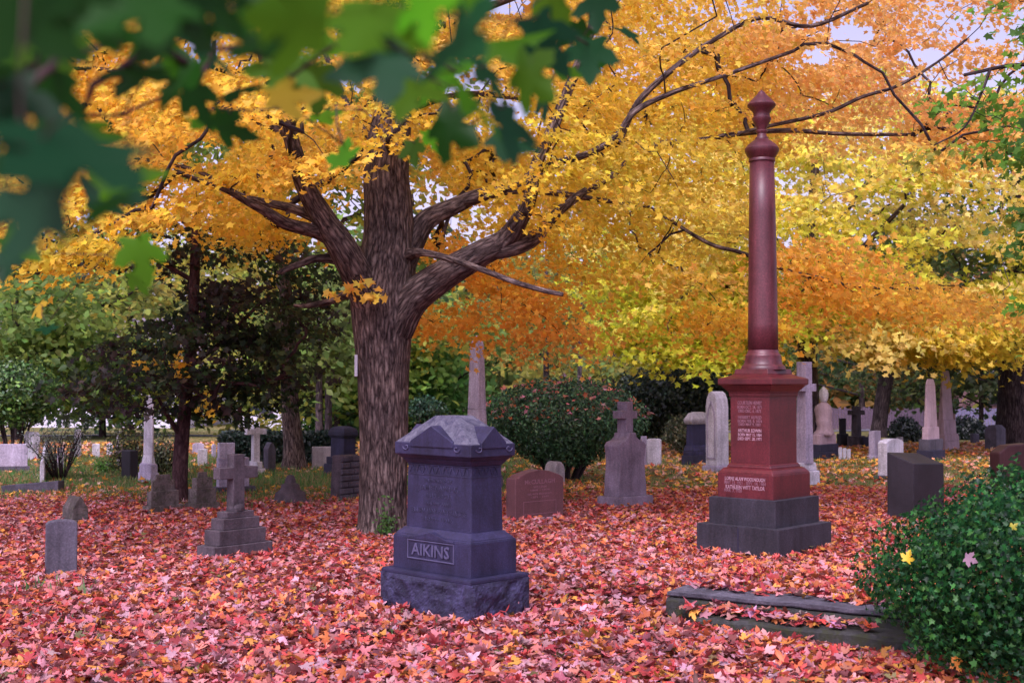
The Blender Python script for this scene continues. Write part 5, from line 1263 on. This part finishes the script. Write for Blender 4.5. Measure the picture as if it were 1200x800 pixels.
LV = [(30, 30, 260, 'd'), (120, 45, 220, 'd'), (200, 25, 220, 'd'), (275, 40, 190, 'd'), (350, 20, 220, 'g'), (430, 25, 220, 'g'), (500, 15, 200, 'g'), (60, 110, 200, 'd'), (320, 55, 150, 'd'), (215, 95, 130, 'd'),
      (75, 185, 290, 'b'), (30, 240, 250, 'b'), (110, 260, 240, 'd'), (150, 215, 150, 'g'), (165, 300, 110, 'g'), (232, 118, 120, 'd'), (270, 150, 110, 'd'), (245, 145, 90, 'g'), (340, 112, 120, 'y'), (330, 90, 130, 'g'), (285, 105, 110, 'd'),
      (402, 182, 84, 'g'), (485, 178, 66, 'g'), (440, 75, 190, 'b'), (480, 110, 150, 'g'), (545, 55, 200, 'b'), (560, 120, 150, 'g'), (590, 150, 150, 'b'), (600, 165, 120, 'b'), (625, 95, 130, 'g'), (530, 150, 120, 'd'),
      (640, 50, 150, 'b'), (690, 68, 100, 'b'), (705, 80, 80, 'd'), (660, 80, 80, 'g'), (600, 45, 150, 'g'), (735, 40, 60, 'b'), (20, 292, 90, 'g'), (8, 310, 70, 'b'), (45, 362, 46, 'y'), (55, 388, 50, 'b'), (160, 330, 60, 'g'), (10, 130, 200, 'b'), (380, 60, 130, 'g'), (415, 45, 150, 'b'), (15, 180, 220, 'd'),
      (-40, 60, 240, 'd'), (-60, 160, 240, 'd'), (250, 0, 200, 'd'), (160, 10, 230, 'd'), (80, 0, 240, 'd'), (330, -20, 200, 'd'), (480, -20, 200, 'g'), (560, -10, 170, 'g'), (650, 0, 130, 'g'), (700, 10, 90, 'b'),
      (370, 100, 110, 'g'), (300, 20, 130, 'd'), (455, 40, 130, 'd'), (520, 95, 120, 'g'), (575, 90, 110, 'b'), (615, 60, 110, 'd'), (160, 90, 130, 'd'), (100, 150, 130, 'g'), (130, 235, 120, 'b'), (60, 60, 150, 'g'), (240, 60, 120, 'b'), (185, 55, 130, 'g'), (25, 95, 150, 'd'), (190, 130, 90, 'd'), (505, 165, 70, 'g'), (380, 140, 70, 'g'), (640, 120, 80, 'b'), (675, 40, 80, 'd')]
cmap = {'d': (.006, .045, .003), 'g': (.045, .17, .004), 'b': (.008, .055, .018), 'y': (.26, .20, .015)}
Pl = []; Sl = []; Cl = []
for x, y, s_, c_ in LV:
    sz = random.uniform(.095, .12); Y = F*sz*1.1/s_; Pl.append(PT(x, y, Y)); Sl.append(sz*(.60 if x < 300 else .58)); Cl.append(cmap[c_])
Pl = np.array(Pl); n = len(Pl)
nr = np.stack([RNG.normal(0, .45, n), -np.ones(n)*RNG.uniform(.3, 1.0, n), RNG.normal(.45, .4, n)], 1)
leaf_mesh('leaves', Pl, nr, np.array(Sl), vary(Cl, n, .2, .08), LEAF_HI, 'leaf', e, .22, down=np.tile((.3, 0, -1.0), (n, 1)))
up = blob(70, (-.9, 1.1, 2.75), (1.3, .9, .5)); n2 = len(up)
leaf_mesh('upper_leaves', up, np.tile((0, -.3, 1.), (n2, 1))+RNG.normal(0, .4, (n2, 3)), RNG.uniform(.09, .12, n2), vary(cmap['g'], n2), LEAF_HI, 'leaf', e, .2)
twigs('twigs', 'barkyoung', e, *grow(np.concatenate([l1, l2]), np.concatenate([Pl+np.array([0, 0, .02]), up]), (nb.x, nb.y, 2.2), sag=.08, nseg=3), rmin=.0012, rk=.0012, rmax=.01, sides=5)

# ================================================================== LIGHT, WORLD, CAMERA
SUN_EL, SUN_AZ = math.radians(52), math.radians(200)      # azimuth measured clockwise from +Y: behind the camera, a little left
sc = bpy.context.scene
w = D.worlds.new('World'); sc.world = w; w.use_nodes = True
n, l = w.node_tree.nodes, w.node_tree.links; bg = n['Background']
sky = n.new('ShaderNodeTexSky'); sky.sky_type = 'NISHITA'; sky.sun_disc = False; sky.sun_elevation = SUN_EL; sky.sun_rotation = SUN_AZ
sky.air_density = 1.0; sky.dust_density = 4.0; sky.ozone_density = 1.0
bwn = n.new('ShaderNodeRGBToBW'); l.new(sky.outputs[0], bwn.inputs[0])
mx = n.new('ShaderNodeMix'); mx.data_type = 'RGBA'; mx.inputs[0].default_value = .72; l.new(sky.outputs[0], mx.inputs[6]); l.new(bwn.outputs[0], mx.inputs[7])
tn = n.new('ShaderNodeMix'); tn.data_type = 'RGBA'; tn.blend_type = 'MULTIPLY'; tn.inputs[0].default_value = 1; l.new(mx.outputs[2], tn.inputs[6]); tn.inputs[7].default_value = (1.0, .87, 1.2, 1)
l.new(tn.outputs[2], bg.inputs[0]); bg.inputs[1].default_value = .15
sd = D.lights.new('sun', 'SUN'); sd.energy = 1.2; sd.angle = math.radians(25); sd.color = (1, .93, .92)
so = D.objects.new('sun', sd); COL.objects.link(so)
dv_ = Vector((math.sin(SUN_AZ)*math.cos(SUN_EL), math.cos(SUN_AZ)*math.cos(SUN_EL), math.sin(SUN_EL)))
so.rotation_euler = dv_.to_track_quat('Z', 'Y').to_euler(); so.location = dv_*40
cam = D.cameras.new('camera'); co = D.objects.new('camera', cam); COL.objects.link(co)
co.location = (0, 0, CAMZ); co.rotation_euler = (PI/2+PITCH, 0, 0); cam.sensor_width = 36; cam.lens = 36*F/1200
cam.clip_start = .05; cam.clip_end = 1500
cam.dof.use_dof = True; cam.dof.focus_distance = 10.5; cam.dof.aperture_fstop = 4.6
sc.camera = co
sc.view_settings.view_transform = 'Standard'; sc.view_settings.look = 'None'; sc.view_settings.gamma = 1; sc.view_settings.use_curve_mapping = False
sc.view_settings.exposure = 0.98
sc.cycles.max_bounces = 7; sc.cycles.diffuse_bounces = 4; sc.cycles.transmission_bounces = 5; sc.cycles.glossy_bounces = 2
sc.cycles.use_denoising = True
sc.cycles.caustics_reflective = False; sc.cycles.caustics_refractive = False
